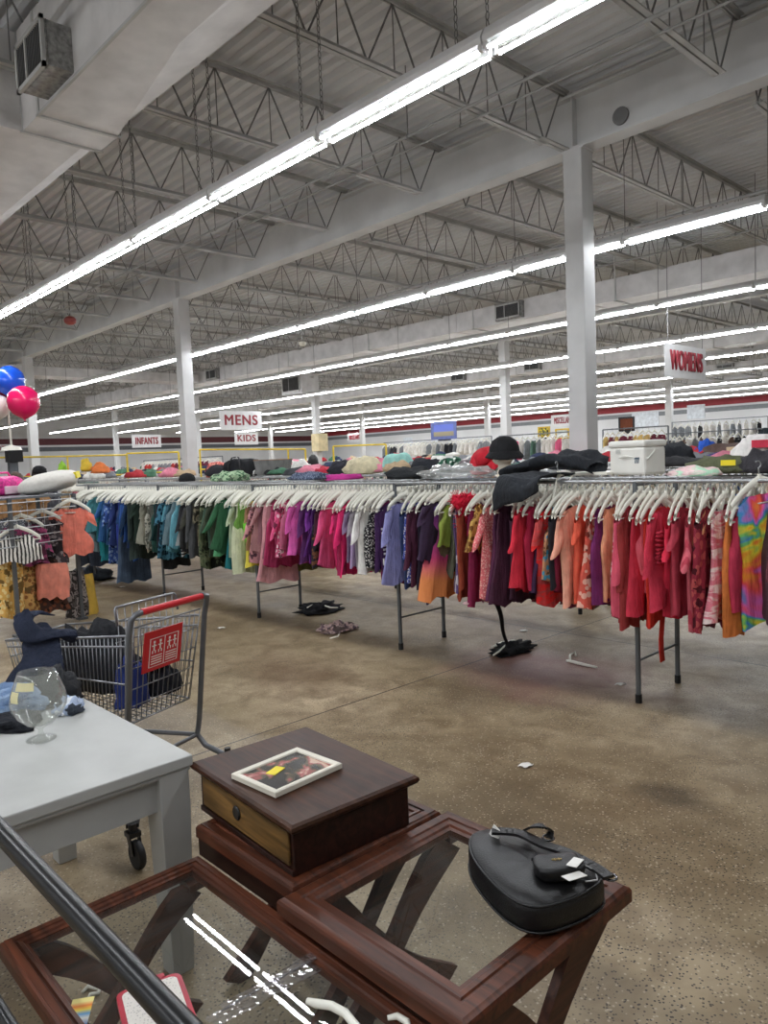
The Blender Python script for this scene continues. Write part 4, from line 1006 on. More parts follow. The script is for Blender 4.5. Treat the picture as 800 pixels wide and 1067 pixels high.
sign('WOMENS', ((692, 357), (735, 397)), 12.0, 'white hanging sign reading WOMENS in red capitals', frac=.6)
sign('MENS', ((228, 428), (273, 448)), 14.0, 'white hanging sign reading MENS in red capitals')
sign('KIDS', ((244, 450.5), (269, 463)), 21.0, 'small white hanging sign reading KIDS in red capitals')
sign('INFANTS', ((137, 453), (168, 466)), 13.0, 'white hanging sign reading INFANTS in red capitals')
sign('MISCELLANEOUS', ((574, 433), (606, 443)), 30.0, 'white sign reading MISCELLANEOUS partly hidden by the big post', faceX=False)
sign('MISCELLANEOUS', ((362, 452), (379, 459.5)), 34.0, 'tiny white sign in red capitals far beyond the shopper', faceX=False)
sign('MATERNITY', ((-29, 463.5), (13, 471)), 13.0, 'white sign in red capitals ending in ITY below the balloons')
o = MB().box((0, 0, 0), (.9, .02, .7)).obj('wall_notice', plain('pale_notice', (214, 220, 226), .6), loc=onY(725, 429, YB-.02)); tag(o, 'pale notice sheet on the back wall below the grey stripe', 'notice')
o = MB().box((0, 0, 0), (1.5, .02, .75)).obj('wall_notice', plain('pale_notice', (214, 220, 226), .6), loc=onY(672, 437, YB-.02)); tag(o, 'wide pale notice on the back wall beside the dark framed picture', 'notice')
o = MB().box((0, 0, 0), (.85, .02, .8)).obj('wall_notice', plain('pale_notice', (214, 220, 226), .6), loc=onY(425, 462, YB-.02)); tag(o, 'small pale notice on the back wall beyond the mint bag', 'notice')
cb = MB().box((0, 0, 0), (.42, .42, .62)).obj('cardboard_wrap', plain('cardboard_tan', (206, 190, 150), .7), loc=onY(333, 461, 16.88)); tag(cb, 'tan cardboard wrapped round the second row post', 'cardboard')
def picture(px0, px1, y, frame, art, label):
    a, b = onY(*px0, y), onY(*px1, y); c = (a+b)/2; w, h = abs(b.x-a.x), abs(a.z-b.z)
    e = empty('framed_picture', label, 'picture', c, .1)
    MB().rectframe(-w/2, w/2, -h/2, h/2, [(0, 0), (0, .03), (w*.1, .03), (w*.1, .0)]).obj('frame', frame, e).rotation_euler = (PI/2, 0, 0)
    MB().box((0, -.008, 0), (w*.86, .012, h*.86)).obj('print', art, e)
    MB().box((0, .02, -h/2-.02), (w*.5, .02, .06)).obj('stand', BLACK_PL, e)
picture((645, 435), (661, 449), 15.2, BLACK_PL, fabric((200, 176, 150), 'vstripe', (120, 70, 50)), 'small dark framed picture standing above the red and orange clothes')
picture((561, 445), (573, 455), 16.1, plain('gilt', (190, 160, 60), .4, .5), fabric((90, 90, 60), 'floral', (220, 200, 60)), 'small yellow framed picture on the tall pink and grey rack')
picture((579, 447), (593, 457), 16.1, plain('gilt', (190, 160, 60), .4, .5), fabric((220, 224, 220)), 'small gilt framed mirror next to the yellow framed picture')
t = NT('sky_and_field_painting'); g = t.n('ShaderNodeSeparateXYZ'); t.l(t.coord(), g.inputs[0])
mr = t.n('ShaderNodeMapRange'); mr.inputs['From Min'].default_value = -.4; mr.inputs['From Max'].default_value = .4; t.l(g.outputs['Z'], mr.inputs['Value'])
t.l(t.ramp(mr.outputs[0], [(0, lin((120, 112, 92))), (.42, lin((150, 140, 110))), (.47, lin((96, 112, 190))), (1, lin((88, 104, 200)))]), t.b.inputs['Base Color'])
picture((450, 440), (475, 457), 19.6, plain('blue_frame', (90, 100, 150), .5), t.m, 'blue and tan landscape painting propped up above the white clothes')
# ------------------------------------------------------------------ furniture corner
MAH = wood('mahogany', (80, 43, 28), .36, 'X'); MAHY = wood('mahogany_cross', (80, 43, 28), .36, 'Y'); DARKW = wood('dark_walnut', (46, 24, 18), .36, 'X'); LEGW = wood('mahogany_leg', (74, 42, 30), .4, 'Y')
PANE = glassy('table_glass', (253, 254, 253), .24, .008, .01, (190, 200, 198))
def glass_table(name, x0, x1, y0, y1, z, label, cat, bw=.085, wd=.062):
    t = empty(name, label, cat, ((x0+x1)/2, (y0+y1)/2, 0)); w, d = (x1-x0)/2, (y1-y0)/2
    k = bw/.07
    prof = [(0, z-.042), (0, z-.014), (.004, z-.006), (.010, z-.003), (.012*k, z), (.034*k, z), (.037*k, z-.004), (.041*k, z-.004), (.044*k, z), (.056*k, z-.002), (.060*k, z-.007), (.07*k, z-.009), (.07*k, z-.03), (.03, z-.042)]
    MB().rectframe(-w, w, -d, d, prof).obj('frame', MAH, t)
    MB().box((0, 0, z-.0135), (2*(w-.066*k), 2*(d-.066*k), .006)).obj('glass_top', PANE, t)
    zt = z-.045
    for sx in (-1, 1):
        X = sx*(w-.045)
        for sy in (-1, 1):
            mb = MB(); N = 12; L = []; th = .024; xo = X+sx*-.013*sy
            for i in range(N+1):
                f = i/N; y = sy*(d-.06)*(1-2*f)+.0; zz = zt*(1-f)
                bow = .018*math.sin(PI*2*f)
                L.append(Vector((xo, y, zz+bow)))
            vs = []
            for i, p in enumerate(L):
                q = (L[min(i+1, N)]-L[max(i-1, 0)]).normalized(); n = Vector((0, -q.z, q.y)); ww = wd*(.5+.12*math.cos(2*PI*i/N))
                for a in (-1, 1):
                    for e in (-1, 1):
                        v = p+n*a*ww+Vector((e*th/2, 0, 0)); v.z = min(max(v.z, 0), zt+.004); vs.append(v)
            fs = []
            for i in range(N):
                o = i*4; fs += [(o, o+1, o+5, o+4), (o+2, o+6, o+7, o+3), (o, o+4, o+6, o+2), (o+1, o+3, o+7, o+5)]
            fs += [(0, 2, 3, 1), (N*4, N*4+1, N*4+3, N*4+2)]
            mb.add(vs, fs); mb.obj('leg', LEGW, t)
    MB().box((0, 0, zt/2), (2*(w-.05), .05, .022)).obj('stretcher', LEGW, t)
    for sx in (-1, 1):
        for sy in (-1, 1): MB().box((sx*(w-.045), sy*(d-.045), z-.05), (.06, .06, .02)).obj('corner_block', LEGW, t)
    return t
T1Z, T2Z = .52, .455
T1 = (-1.517, -.905, 1.002, 1.642)
end_table = glass_table('end_table', *T1, T1Z, 'square mahogany end table with glass top and crossed legs carrying the black purse', 'end table', .084, .092)
coffee = glass_table('coffee_table', -1.965, -.70, .482, 1.036, T2Z, 'lower mahogany coffee table with glass top under the black rail', 'coffee table', .054)
# small drawer cabinet
glass_table('end_table', -2.02, -1.526, 1.058, 1.62, .52, 'narrow mahogany table mostly hidden underneath the small drawer cabinet', 'end table', .07)
_t3 = [o for o in bpy.data.objects if o.name.startswith('end_table')][-1]; _ap = MB()
for s in (-1, 1): _ap.box((0, s*.268, .452), (.478, .02, .056)).box((s*.24, 0, .452), (.02, .51, .056))
_ap.obj('apron', DARKW, _t3)
CZ = .673; BZ = .521; cx0, cx1, cy0, cy1 = -2.103, -1.514, 1.082, 1.527
cab = empty('drawer_cabinet', 'small dark wooden drawer cabinet with overhanging top carrying the picture frame', 'cabinet', ((cx0+cx1)/2, (cy0+cy1)/2, 0), math.radians(-3.5)); w, d = (cx1-cx0)/2, (cy1-cy0)/2
mb = MB(); sec = [(.014, CZ-.03), (.004, CZ-.022), (0, CZ-.014), (.002, CZ-.006), (.010, CZ)]
mb.rectframe(-w, w, -d, d, sec+[(.03, CZ)][:0]); n = len(sec)
mb.f = []; mb.mi = []
for i in range(n-1):
    for k in range(4): mb.f.append((i*4+k, i*4+(k+1) % 4, (i+1)*4+(k+1) % 4, (i+1)*4+k)); mb.mi.append(0)
mb.f += [(0, 3, 2, 1), ((n-1)*4, (n-1)*4+1, (n-1)*4+2, (n-1)*4+3)]; mb.mi += [0, 0]
def worn_top():
    t = NT('worn_walnut_top'); v = t.coord((1.2, 14, 14)); n1 = t.n('ShaderNodeTexNoise', Scale=3, Detail=6, Distortion=.8); t.l(v, n1.inputs['Vector'])
    c = t.ramp(n1.outputs['Fac'], [(.25, lin((38, 22, 15))), (.5, lin((58, 34, 23))), (.8, lin((84, 52, 36)))])
    n2 = t.n('ShaderNodeTexNoise', Scale=7, Detail=5); t.l(t.coord(), n2.inputs['Vector'])
    t.l(t.mix(t.ramp(n2.outputs['Fac'], [(.45, (0, 0, 0, 1)), (.75, (.45, .45, .45, 1))]), c, lin((100, 80, 66))), t.b.inputs['Base Color'])
    mr = t.n('ShaderNodeMapRange'); mr.inputs['To Min'].default_value = .25; mr.inputs['To Max'].default_value = .5; t.l(n2.outputs['Fac'], mr.inputs['Value']); t.l(mr.outputs[0], t.b.inputs['Roughness']); t.b.inputs['Specular IOR Level'].default_value = .13
    return t.m
mb.obj('top', worn_top(), cab)
iw, idp = w-.028, d-.022
MB().box((0, 0, (CZ-.03+BZ)/2), (2*iw, 2*idp, CZ-.03-BZ)).obj('body', DARKW, cab, bevel=.003)
GOLDW = wood('worn_golden_veneer', (112, 84, 46), .38, 'X')
df = MB().box((.006, -idp-.004, CZ-.03-.050), (2*iw-.04, .008, .092)).obj('drawer_front', GOLDW, cab, bevel=.003); df['label'] = 'worn golden brown drawer front'
MB().lathe([(0, 0), (.019, 0), (.021, .003), (.017, .006), (0, .005)], 20, (-.02, -idp-.008, CZ-.03-.045), Matrix.Rotation(PI/2, 3, 'X')).obj('knob', BLACK_PL, df, smooth=True, angle=40)
MB().box((0, -idp-.003, BZ+.009), (2*iw, .006, .016)).obj('lower_rail', DARKW, cab, bevel=.002)
# picture frame on the cabinet
ps = [onZ(x, y, CZ+.012) for x, y in ((244, 806), (314, 779), (352, 798), (284, 830))]
c = sum(ps, Vector())/4; ux = (ps[1]-ps[0]+ps[2]-ps[3])/2; uy = (ps[0]-ps[3]+ps[1]-ps[2])/2; ang = math.atan2(ux.y, ux.x)
pf = empty('picture_frame', 'white picture frame with dark floral print lying flat on the drawer cabinet', 'picture frame', (c.x, c.y, CZ), ang)
pw, ph = ux.length/2, uy.length/2
MB().rectframe(-pw, pw, -ph, ph, [(0, .002), (0, .016), (.004, .019), (.018, .016), (.02, .012), (.02, .002)]).obj('frame', plain('frame_cream', (226, 220, 204), .45, 0, .04), pf)
def flower_print():
    t = NT('dark_floral_print'); v = t.coord(); n1 = t.n('ShaderNodeTexNoise', Scale=16, Detail=4, Distortion=.5); t.l(v, n1.inputs['Vector'])
    t.l(t.ramp(n1.outputs['Fac'], [(.2, lin((28, 26, 26))), (.46, lin((50, 46, 42))), (.54, lin((96, 84, 66))), (.6, lin((170, 90, 90))), (.66, lin((210, 180, 160)))]), t.b.inputs['Base Color']); t.b.inputs['Roughness'].default_value = .2; return t.m
MB().box((0, 0, .008), (2*pw-.03, 2*ph-.03, .008)).obj('print', flower_print(), pf)
tg = MB().box((0, 0, .001), (.055, .032, .0015)).obj('price_tag', YTAG, pf); p = onZ(287, 803, CZ+.013); lm = Matrix.Rotation(-ang, 3, 'Z') @ (p-Vector((c.x, c.y, CZ))); tg.location = (lm.x, lm.y, .0125); tg.rotation_euler = (0, 0, .3); tg['label'] = 'yellow price tag'
# purse: crescent shoulder bag lying on its side
LEA = plain('black_leather', (13, 13, 15), .42, 0, .15, 30, .2)
oz = T1Z+.004
out = [onZ(x, y, oz+.07) for x, y in ((487, 868), (520, 862), (556, 870), (592, 888), (622, 904), (637, 914), (612, 932), (578, 945), (558, 950), (545, 947), (520, 930), (500, 908), (488, 890))]
out2 = out
c = sum(out, Vector())/len(out)
bag = empty('shoulder_bag', 'black leather crescent shoulder bag lying on the glass end table', 'handbag', (c.x, c.y, oz))
R2 = [Vector((p.x-c.x, p.y-c.y, 0)) for p in out]
def resample(P, n):
    P = P+[P[0]]; L = [0]
    for a, b in zip(P, P[1:]): L.append(L[-1]+(b-a).length)
    r = []
    for i in range(n):
        s = L[-1]*i/n; k = max(j for j in range(len(L)) if L[j] <= s); k = min(k, len(P)-2); r.append(P[k].lerp(P[k+1], (s-L[k])/(L[k+1]-L[k])))
    for _ in range(3): r = [(r[i-1]+r[i]*2+r[(i+1) % n])/4 for i in range(n)]
    return r
R2 = resample(R2, 40)
mb = MB(); lev = [(.90, 0), (.985, .008), (1, .03), (1, .055), (.985, .068), (.94, .078), (.7, .086), (.35, .09), (.02, .09)]
vs = [Vector((p.x*s, p.y*s, z+(.006*noise.noise(p*9) if z > .06 else 0))) for s, z in lev for p in R2]
fs = [(i*40+k, i*40+(k+1) % 40, (i+1)*40+(k+1) % 40, (i+1)*40+k) for i in range(len(lev)-1) for k in range(40)]+[tuple(range(40))[::-1], tuple(range((len(lev)-1)*40, len(lev)*40))]
mb.add(vs, fs); mb.obj('body', LEA, bag, smooth=True)
mb = MB(); mb.tube([(p.x*.975, p.y*.975, .071) for p in R2], .0035, 6, True).tube([(p.x*1.0, p.y*1.0, .012) for p in R2], .003, 6, True); mb.obj('piping', LEA, bag, smooth=True)
S = [onZ(x, y, oz+.108)-Vector((c.x, c.y, oz)) for x, y in ((512, 866), (540, 868), (566, 880), (590, 888), (620, 904), (634, 914))]
def strap(P, wd, th, nm):
    m_ = MB(); N = len(P); sm = []
    for i in range((N-1)*5+1):
        k = min(N-2, i//5); f = (i-k*5)/5; p0, p1, p2, p3 = P[max(k-1, 0)], P[k], P[k+1], P[min(k+2, N-1)]
        sm.append(.5*((2*p1)+(p2-p0)*f+(2*p0-5*p1+4*p2-p3)*f*f+(3*p1-p0-3*p2+p3)*f**3))
    for a, b in zip(sm, sm[1:]): m_.bar(a, b+(b-a)*.15, wd, th)
    return m_.obj(nm, LEA, bag)
strap(S, .028, .007, 'strap')
S2 = [onZ(x, y, oz+zz)-Vector((c.x, c.y, oz)) for x, y, zz in ((545, 866, .10), (555, 861, .125), (566, 861, .13), (573, 866, .11), (572, 873, .10))]
strap(S2, .018, .005, 'strap_loop')
BK = plain('dark_nickel', (110, 110, 112), .25, 1)
for x, y in ((571, 873), (636, 914)):
    p = onZ(x, y, oz+.095)-Vector((c.x, c.y, oz)); MB().tube([p+Vector((.014*math.cos(a), .014*math.sin(a), 0)) for a in (k*PI/5 for k in range(10))], .0032, 6, True).obj('buckle', BK, bag, smooth=True)
tgp = onZ(516, 868, oz+.10)-Vector((c.x, c.y, oz)); MB().box(tgp, (.028, .002, .035), Matrix.Rotation(.5, 3, 'Y')).obj('paper_tag', PAPER, bag)['label'] = 'white paper tag'
# wristlet on the bag
p = onZ(582, 903, oz+.105); wl = empty('coin_purse', 'small black coin purse with white tags lying on the shoulder bag', 'coin purse', (p.x, p.y, oz+.088), math.atan2(*(onZ(606, 900, oz+.1)-onZ(556, 905, oz+.1)).yx))
MB().blob((0, 0, .017), (.058, .040, .018), 2, .04, 28, 14, False, 2, .45).obj('body', LEA, wl, smooth=True)
MB().tube([(-.056, .033, .022), (0, .037, .024), (.056, .033, .022)], .003, 6).obj('zipper', BK, wl)
em = MB()
for i in range(5): em.box((-.004+(i-2)*.005, -.0, .0355+.0*i), (.003, .004+.003*(i % 2), .002))
em.obj('emblem', plain('gold_foil', (210, 180, 110), .3, 1), wl)['label'] = 'tiny gold crest'
for q, (dx, dy, rz, l) in enumerate(((.03, -.028, .9, .055), (.015, -.062, .5, .06))):
    o = MB().box((0, 0, 0), (l, .024, .0015)).obj('price_tag', PAPER, wl); o.location = (dx, dy, .040-.012*q); o.rotation_euler = (0, .15, rz); o['label'] = 'white price tag'
MB().tube([(.05, -.02, .03), (.075, -.035, .02), (.07, -.06, .012), (.04, -.065, .014)], .0018, 5).obj('cord', plain('grey_cord', (170, 170, 170), .6), wl)

# ------------------------------------------------------------------ grey table and what stands on it
GP = plain('grey_table_paint', (180, 181, 178), .45, 0, .04, 5)
GZ = .70; gx0, gx1, gy0, gy1 = -3.19, -2.10, .05, 1.105
gt = empty('dining_table', 'light grey painted table with tapered legs behind the coffee table', 'table', ((gx0+gx1)/2, (gy0+gy1)/2, 0)); w, d = (gx1-gx0)/2, (gy1-gy0)/2
tp = MB().box((0, 0, GZ-.0175), (2*w, 2*d, .035)).obj('table_top', GP, gt, bevel=.004)
MB().box((.0, -d+.36, GZ-.0004), (2*w-.004, .004, .0012)).obj('breadboard_seam', plain('seam_line_grey', (120, 120, 116), .6), tp)  # thin darker grey line along the board joint
mb = MB()
for s in (-1, 1): mb.box((0, s*(d-.055), GZ-.035-.062), (2*w-.1, .022, .124)).box((s*(w-.045), 0, GZ-.035-.062), (.022, 2*d-.1, .124))
mb.obj('apron', GP, gt, bevel=.002)
mb = MB().rectframe(-w+.02, w-.02, -d+.02, d-.02, [(-.010, GZ-.050), (-.013, GZ-.043), (-.010, GZ-.036), (.012, GZ-.036), (.012, GZ-.050)]); mb.obj('trim_bead', GP, gt)
for sx in (-1, 1):
    for sy in (-1, 1):
        a, b = .05, .036; x, y = sx*(w-.058), sy*(d-.062); vs = []
        for z, r in ((0, b), (GZ-.17, a), (GZ-.036, a)):
            o = a-r; vs += [(x+sx*o*.0-r, y-r, z), (x+r, y-r, z), (x+r, y+r, z), (x-r, y+r, z)]
        MB().add(vs, [(3, 2, 1, 0)]+[(i*4+k, i*4+(k+1) % 4, i*4+4+(k+1) % 4, i*4+4+k) for i in range(2) for k in range(4)]+[(8, 9, 10, 11)]).obj('leg', GP, gt, bevel=.003)
# snifter
p = onZ(43, 770, GZ)
sn = empty('brandy_glass', 'large clear brandy snifter standing on the grey table', 'glass', (p.x, p.y, GZ))
k = .99
outer = [(.0, .0), (.048, .0), (.049, .003), (.03, .008), (.011, .016), (.008, .026), (.008, .034), (.014, .042), (.045, .058), (.074, .085), (.089, .115), (.092, .138), (.086, .168), (.072, .205), (.060, .236)]
inner = [(.058, .236), (.070, .205), (.084, .168), (.0895, .138), (.0865, .115), (.072, .088), (.044, .062), (.012, .048), (0, .046)]
SNG = glassy('snifter_glass', (252, 253, 252), .5, .07, .02, (245, 245, 238))
MB().lathe([(r*k, z*k) for r, z in outer+inner], 48).obj('glass_body', SNG, sn, smooth=True)
fv = onZ(43, 770, GZ)-EYE; va = math.atan2(-fv.y, -fv.x)
def tape(a0, a1, z0, z1, r): return MB().grid(lambda u, v: (r(z0+(z1-z0)*v)*math.cos(a0+(a1-a0)*u), r(z0+(z1-z0)*v)*math.sin(a0+(a1-a0)*u), z0+(z1-z0)*v), 8, 4)
rr = lambda z: .0735-(z-.205)*.37+.0005 if z > .2 else .0875-(z-.168)*.4
ro = lambda z: (.0865+(.072-.0865)*(z-.168)/(.037))+.0012 if z < .205 else (.072+(.060-.072)*(z-.205)/.031)+.0012
TP = plain('masking_tape', (226, 218, 170), .6, 0, .05)
tape(va-.15, va-1.0, .188, .214, ro).obj('tape_tag', TP, sn, solid=.0004)['label'] = 'strip of masking tape'
tape(va-.75, va-1.15, .150, .186, lambda z: (.0905 if z < .168 else .0905-(z-.168)*.42)).obj('tape_tag', TP, sn, solid=.0004)
# clothes on the table
def lumpz(name, px, z, w, d, h, c, label, cat, seed=0, pat='solid', c2=None, rz=0, amp=.22, power=.85):
    p = onZ(px[0], px[1], z); o = MB().blob((0, 0, 0), (w/2, d/2, h), seed, amp, 30, 16, True, 2.6, power).obj(name, fabric(c, pat, c2 or (235, 232, 226)), smooth=True)
    o.location = (p.x, p.y, z+h*.12); o.rotation_euler = (0, 0, rz); return tag(o, label, cat)
lumpz('jeans', (4, 742), GZ, .24, .30, .085, (96, 122, 160), 'faded blue jeans bundle on the grey table behind the snifter', 'jeans', 3, 'batik', (150, 172, 200))
lumpz('folded_cloth', (4, 752), GZ, .3, .22, .03, (22, 24, 30), 'black cloth spread under the blue jeans on the grey table', 'folded cloth', 4)
lumpz('folded_cloth', (58, 728), GZ, .24, .16, .10, (28, 29, 32), 'black cloth heap at the far edge of the grey table', 'folded cloth', 5)
lumpz('folded_cloth', (72, 742), GZ, .10, .10, .05, (170, 186, 214), 'small blue and white print cloth beside the snifter', 'folded cloth', 6, 'camo', (230, 234, 240))
# dolly caster below the table
p = onZ(144, 905, 0)
dl = empty('dolly', 'small rolling dolly under the grey table, one black caster showing', 'dolly', (p.x, p.y, 0), 0)
TYRE, HUB = BLACK_RUB, plain('grey_hub', (120, 124, 128), .45)
def caster(par, x, y, r=.058):
    M = Matrix.Rotation(PI/2, 3, 'X') if True else None
    c = MB().lathe([(r*.6, -.014), (r*.92, -.014), (r, -.008), (r, .008), (r*.92, .014), (r*.6, .014)], 24, (x, y, r), M).obj('caster', TYRE, par, smooth=True, angle=40)
    MB().lathe([(0, -.012), (r*.66, -.012), (r*.66, .012), (0, .012)], 20, (x, y, r), M).obj('hub', HUB, c, smooth=True, angle=40)
    f = MB()
    for s in (-1, 1):
        f.bar((x, y+s*.020, r), (x-.03, y+s*.020, r*2.35), .03, .004, (0, 1, 0))
    f.box((x-.03, y, r*2.35), (.05, .05, .02)); f.lathe([(.016, 0), (.016, .04)], 12, (x-.03, y, r*2.35)); f.obj('fork', BLACK_PL, c)
for cx, cy in ((0, 0), (-.62, .34)): caster(dl, cx, cy)
MB().bar((-.03, .0, .165), (-.65, .34, .165), .05, .014).obj('deck', plain('dolly_black', (30, 30, 32), .6), dl)

# ------------------------------------------------------------------ shopping cart
hd = Vector((-.337, .941, 0)).normalized(); fw = Vector((-.941, -.337, 0)).normalized()
hc = Vector((-3.262, 1.662, 0))
ct = empty('shopping_cart', 'grey wire shopping cart with red handle and red sign', 'shopping cart', hc, math.atan2(fw.y, fw.x))   # local +x forward, +y = -hd side
WIRE = plain('cart_wire', (142, 144, 148), .32, .8, .08); FRM = plain('cart_frame_grey', (112, 114, 118), .4, .55, .08); RP = plain('cart_red_plastic', (196, 30, 40), .35, 0, .04)
HW = .255
fr = MB()
for s in (-1, 1):
    fr.tube([(.0, s*(HW-.055), .955), (.0, s*(HW-.015), .95), (.015, s*HW, .925), (.035, s*HW, .85), (.10, s*(HW-.01), .30), (.11, s*(HW-.02), .22), (.06, s*(HW-.02), .17), (-.06, s*(HW-.015), .135)], .0145, 10)
    fr.tube([(.11, s*(HW-.02), .22), (.5, s*.2, .20), (.86, s*.15, .18)], .0125, 8)
fr.tube([(.86, -.15, .18), (.86, .15, .18)], .0125, 8); fr.tube([(.11, -HW+.02, .22), (.11, HW-.02, .22)], .0105, 8)
fr.obj('frame', FRM, ct, smooth=True, angle=60)
MB().tube([(0, -HW+.05, .955), (0, HW-.05, .955)], .0165, 12).obj('handle', RP, ct, smooth=True, angle=50)['label'] = 'red plastic handle'
MB().tube([(0, -HW+.042, .955), (0, -HW+.055, .955)], .019, 12).obj('handle_cap', FRM, ct)
RL = .92
def rim(u, s): return Vector((.05+RL*u, s*((HW-.02)*(1-u)+.19*u), .850-.10*u))
def bot(u, s): return Vector((.12+(RL-.13)*u, s*((HW-.05)*(1-u)+.165*u), .42+.05*u))
bk = MB()
for s in (-1, 1):
    bk.tube([rim(0, s), rim(1, s)], .0065, 8); bk.tube([bot(0, s), bot(1, s)], .005, 6); 
    for f in (.12, .55): bk.tube([rim(0, s).lerp(bot(0, s), f), rim(1, s).lerp(bot(1, s), f)], .005, 6)
    for i in range(33): bk.tube([rim(i/32, s), bot(i/32, s)], .0024, 5)
for i in range(13):
    q = i/12*2-1
    bk.tube([rim(1, 1)*(q*.5+.5)+rim(1, -1)*(.5-q*.5), bot(1, 1)*(q*.5+.5)+bot(1, -1)*(.5-q*.5)], .0024, 5)
    bk.tube([bot(0, 1)*(q*.5+.5)+bot(0, -1)*(.5-q*.5), bot(1, 1)*(q*.5+.5)+bot(1, -1)*(.5-q*.5)], .0024, 5)
for f in (0, .3, .6): bk.tube([rim(1, 1).lerp(bot(1, 1), f), rim(1, -1).lerp(bot(1, -1), f)], .005, 6)
for i in range(14): bk.tube([bot(i/13, 1), bot(i/13, -1)], .0026, 5)
bk.obj('basket', WIRE, ct, smooth=True)
gate = MB(); ga = lambda q, t: Vector((.035+.085*t, q*(HW-.03-.03*t), .885-.465*t))
for i in range(13): gate.tube([ga(i/6-1, 0), ga(i/6-1, 1)], .0026, 5)
for f in (0, .2, .42, .64, .82, 1): gate.tube([ga(-1, f), ga(1, f)], .0045 if f in (0, 1) else .003, 5)
g = gate.obj('gate', WIRE, ct, smooth=True)
cs = MB()   # raised front bar of the child seat
a0 = [(.06, -.2, .90), (.07, -.2, .975), (.075, -.19, .985), (.075, .19, .985), (.07, .2, .975), (.06, .2, .90)]
cs.tube([(x+.10, y, z-.02) for x, y, z in a0], .006, 8)
for i in range(9): cs.tube([(.175, -.18+.045*i, .965), (.18, -.18+.045*i, .55)], .0025, 5)
for z in (.9, .8, .68): cs.tube([(.177, -.2, z), (.177, .2, z)], .003, 5)
cs.obj('child_seat', WIRE, ct, smooth=True)
# red safety sign on the gate with pictograms
n_ = (ga(0, 1)-ga(0, 0)).normalized(); sg = MB()
def SP(q, t, o=.0): p = ga(0, t); return Vector((p.x-.012-o, q, p.z))
def quad(mb, q0, q1, t0, t1, o, th): 
    P = [SP(q0, t0, o), SP(q1, t0, o), SP(q1, t1, o), SP(q0, t1, o)]; Q = [p+Vector((-th, 0, 0)) for p in P]
    mb.add(P+Q, [(0, 1, 2, 3), (7, 6, 5, 4)]+[(i, i+4, (i+1) % 4+4, (i+1) % 4) for i in range(4)])
quad(sg, -.085, .165, .08, .50, 0, .006)
sgo = sg.obj('sign_panel', RP, ct); sgo['label'] = 'red sign panel with white pictograms'
pc_ = MB()
for q0, q1, t0, t1 in ((-.06, .125, .16, .165), (-.06, .125, .455, .46), (.125, .129, .16, .46), (-.06, -.056, .16, .46), (.03, .034, .16, .46)): quad(pc_, q0, q1, t0, t1, .006, .001)
for cq in (.10, .06, .0, -.035):
    quad(pc_, cq-.006, cq+.006, .19, .215, .006, .001); quad(pc_, cq-.004, cq+.004, .22, .29, .006, .001); quad(pc_, cq-.014, cq+.014, .235, .245, .006, .001); quad(pc_, cq-.012, cq-.006, .29, .32, .006, .001); quad(pc_, cq+.006, cq+.012, .29, .32, .006, .001)
for k in range(4): quad(pc_, .045, .115, .345+.026*k, .355+.026*k, .006, .001); quad(pc_, -.05, .02, .345+.026*k, .355+.026*k, .006, .001)
pc_.obj('pictogram', PAPER, sgo)
for x, y in ((-.06, HW-.03), (-.06, -HW+.03), (.84, .13), (.84, -.13)): caster(ct, x, y, .06)
def incart(name, x, y, z, w, d, h, c, label, seed, cat='clothing', pat='solid', c2=None, power=.8, amp=.2):
    p = hc+fw*x+Vector((-fw.y, fw.x, 0))*y
    o = MB().blob((0, 0, 0), (w/2, d/2, h), seed, amp, 30, 16, True, 2.4, power).obj(name, fabric(c, pat, c2 or (220, 220, 220)), smooth=True, loc=(p.x, p.y, z)); o.rotation_euler = (0, 0, math.atan2(fw.y, fw.x)); tag(o, label, cat)
incart('clothes_bundle', .55, 0, .53, .62, .28, .26, (20, 21, 25), 'black clothes bundle filling the shopping cart basket', 3)
incart('clothes_bundle', .20, .10, .49, .12, .16, .20, (36, 52, 120), 'blue cloth bundle behind the cart gate wires', 5)
incart('clothes_bundle', .20, -.10, .49, .14, .2, .12, (20, 22, 30), 'black bundle in the cart seat behind the gate', 6)
incart('folded_cloth', .19, -.09, .625, .1, .12, .025, (226, 226, 230), 'white folded cloth peeking through the cart gate', 7, 'folded cloth')
# navy jacket hanging over the near side of the cart
nj = empty('jacket', 'navy jacket slung over the near rim of the shopping cart', 'jacket')
NJ = fabric((26, 32, 50))
A = [deep(x, y, v) for x, y, v in ((44, 650, 3.62), (44, 668, 3.52), (44, 690, 3.44), (24, 720, 3.40), (2, 745, 3.38))]
def tubey(P, W, nm, seed, fl=.5):
    N = len(P)-1
    def fn(u, v):
        t = v*N; k = min(N-1, int(t)); f = t-k; p = P[k].lerp(P[k+1], f); w = W[k]*(1-f)+W[k+1]*f; a = u*2*PI
        q = _r*math.cos(a)*w+(_u*.5+_f*.5)*math.sin(a)*w*fl
        return tuple(p+q*(1+.28*noise.noise(Vector((math.cos(a)*1.3, math.sin(a)*1.3, v*5+seed)))))
    return MB().grid(fn, 20, 26, True)
tubey(A, [.03, .08, .105, .13, .13], 'body', 1).obj('body', NJ, nj, smooth=True)
B_ = [deep(x, y, v) for x, y, v in ((27, 636, 3.55), (24, 648, 3.52), (34, 662, 3.5), (54, 660, 3.52), (70, 660, 3.55), (76, 668, 3.58))]
tubey(B_, [.015, .05, .07, .055, .05, .02], 'sleeve', 4, .8).obj('sleeve', NJ, nj, smooth=True)
Cc = [deep(x, y, v) for x, y, v in ((24, 656, 3.52), (24, 642, 3.55), (38, 638, 3.6), (56, 641, 3.64))]
tubey(Cc, [.04, .05, .03, .008], 'collar', 7, .6).obj('collar', NJ, nj, smooth=True)

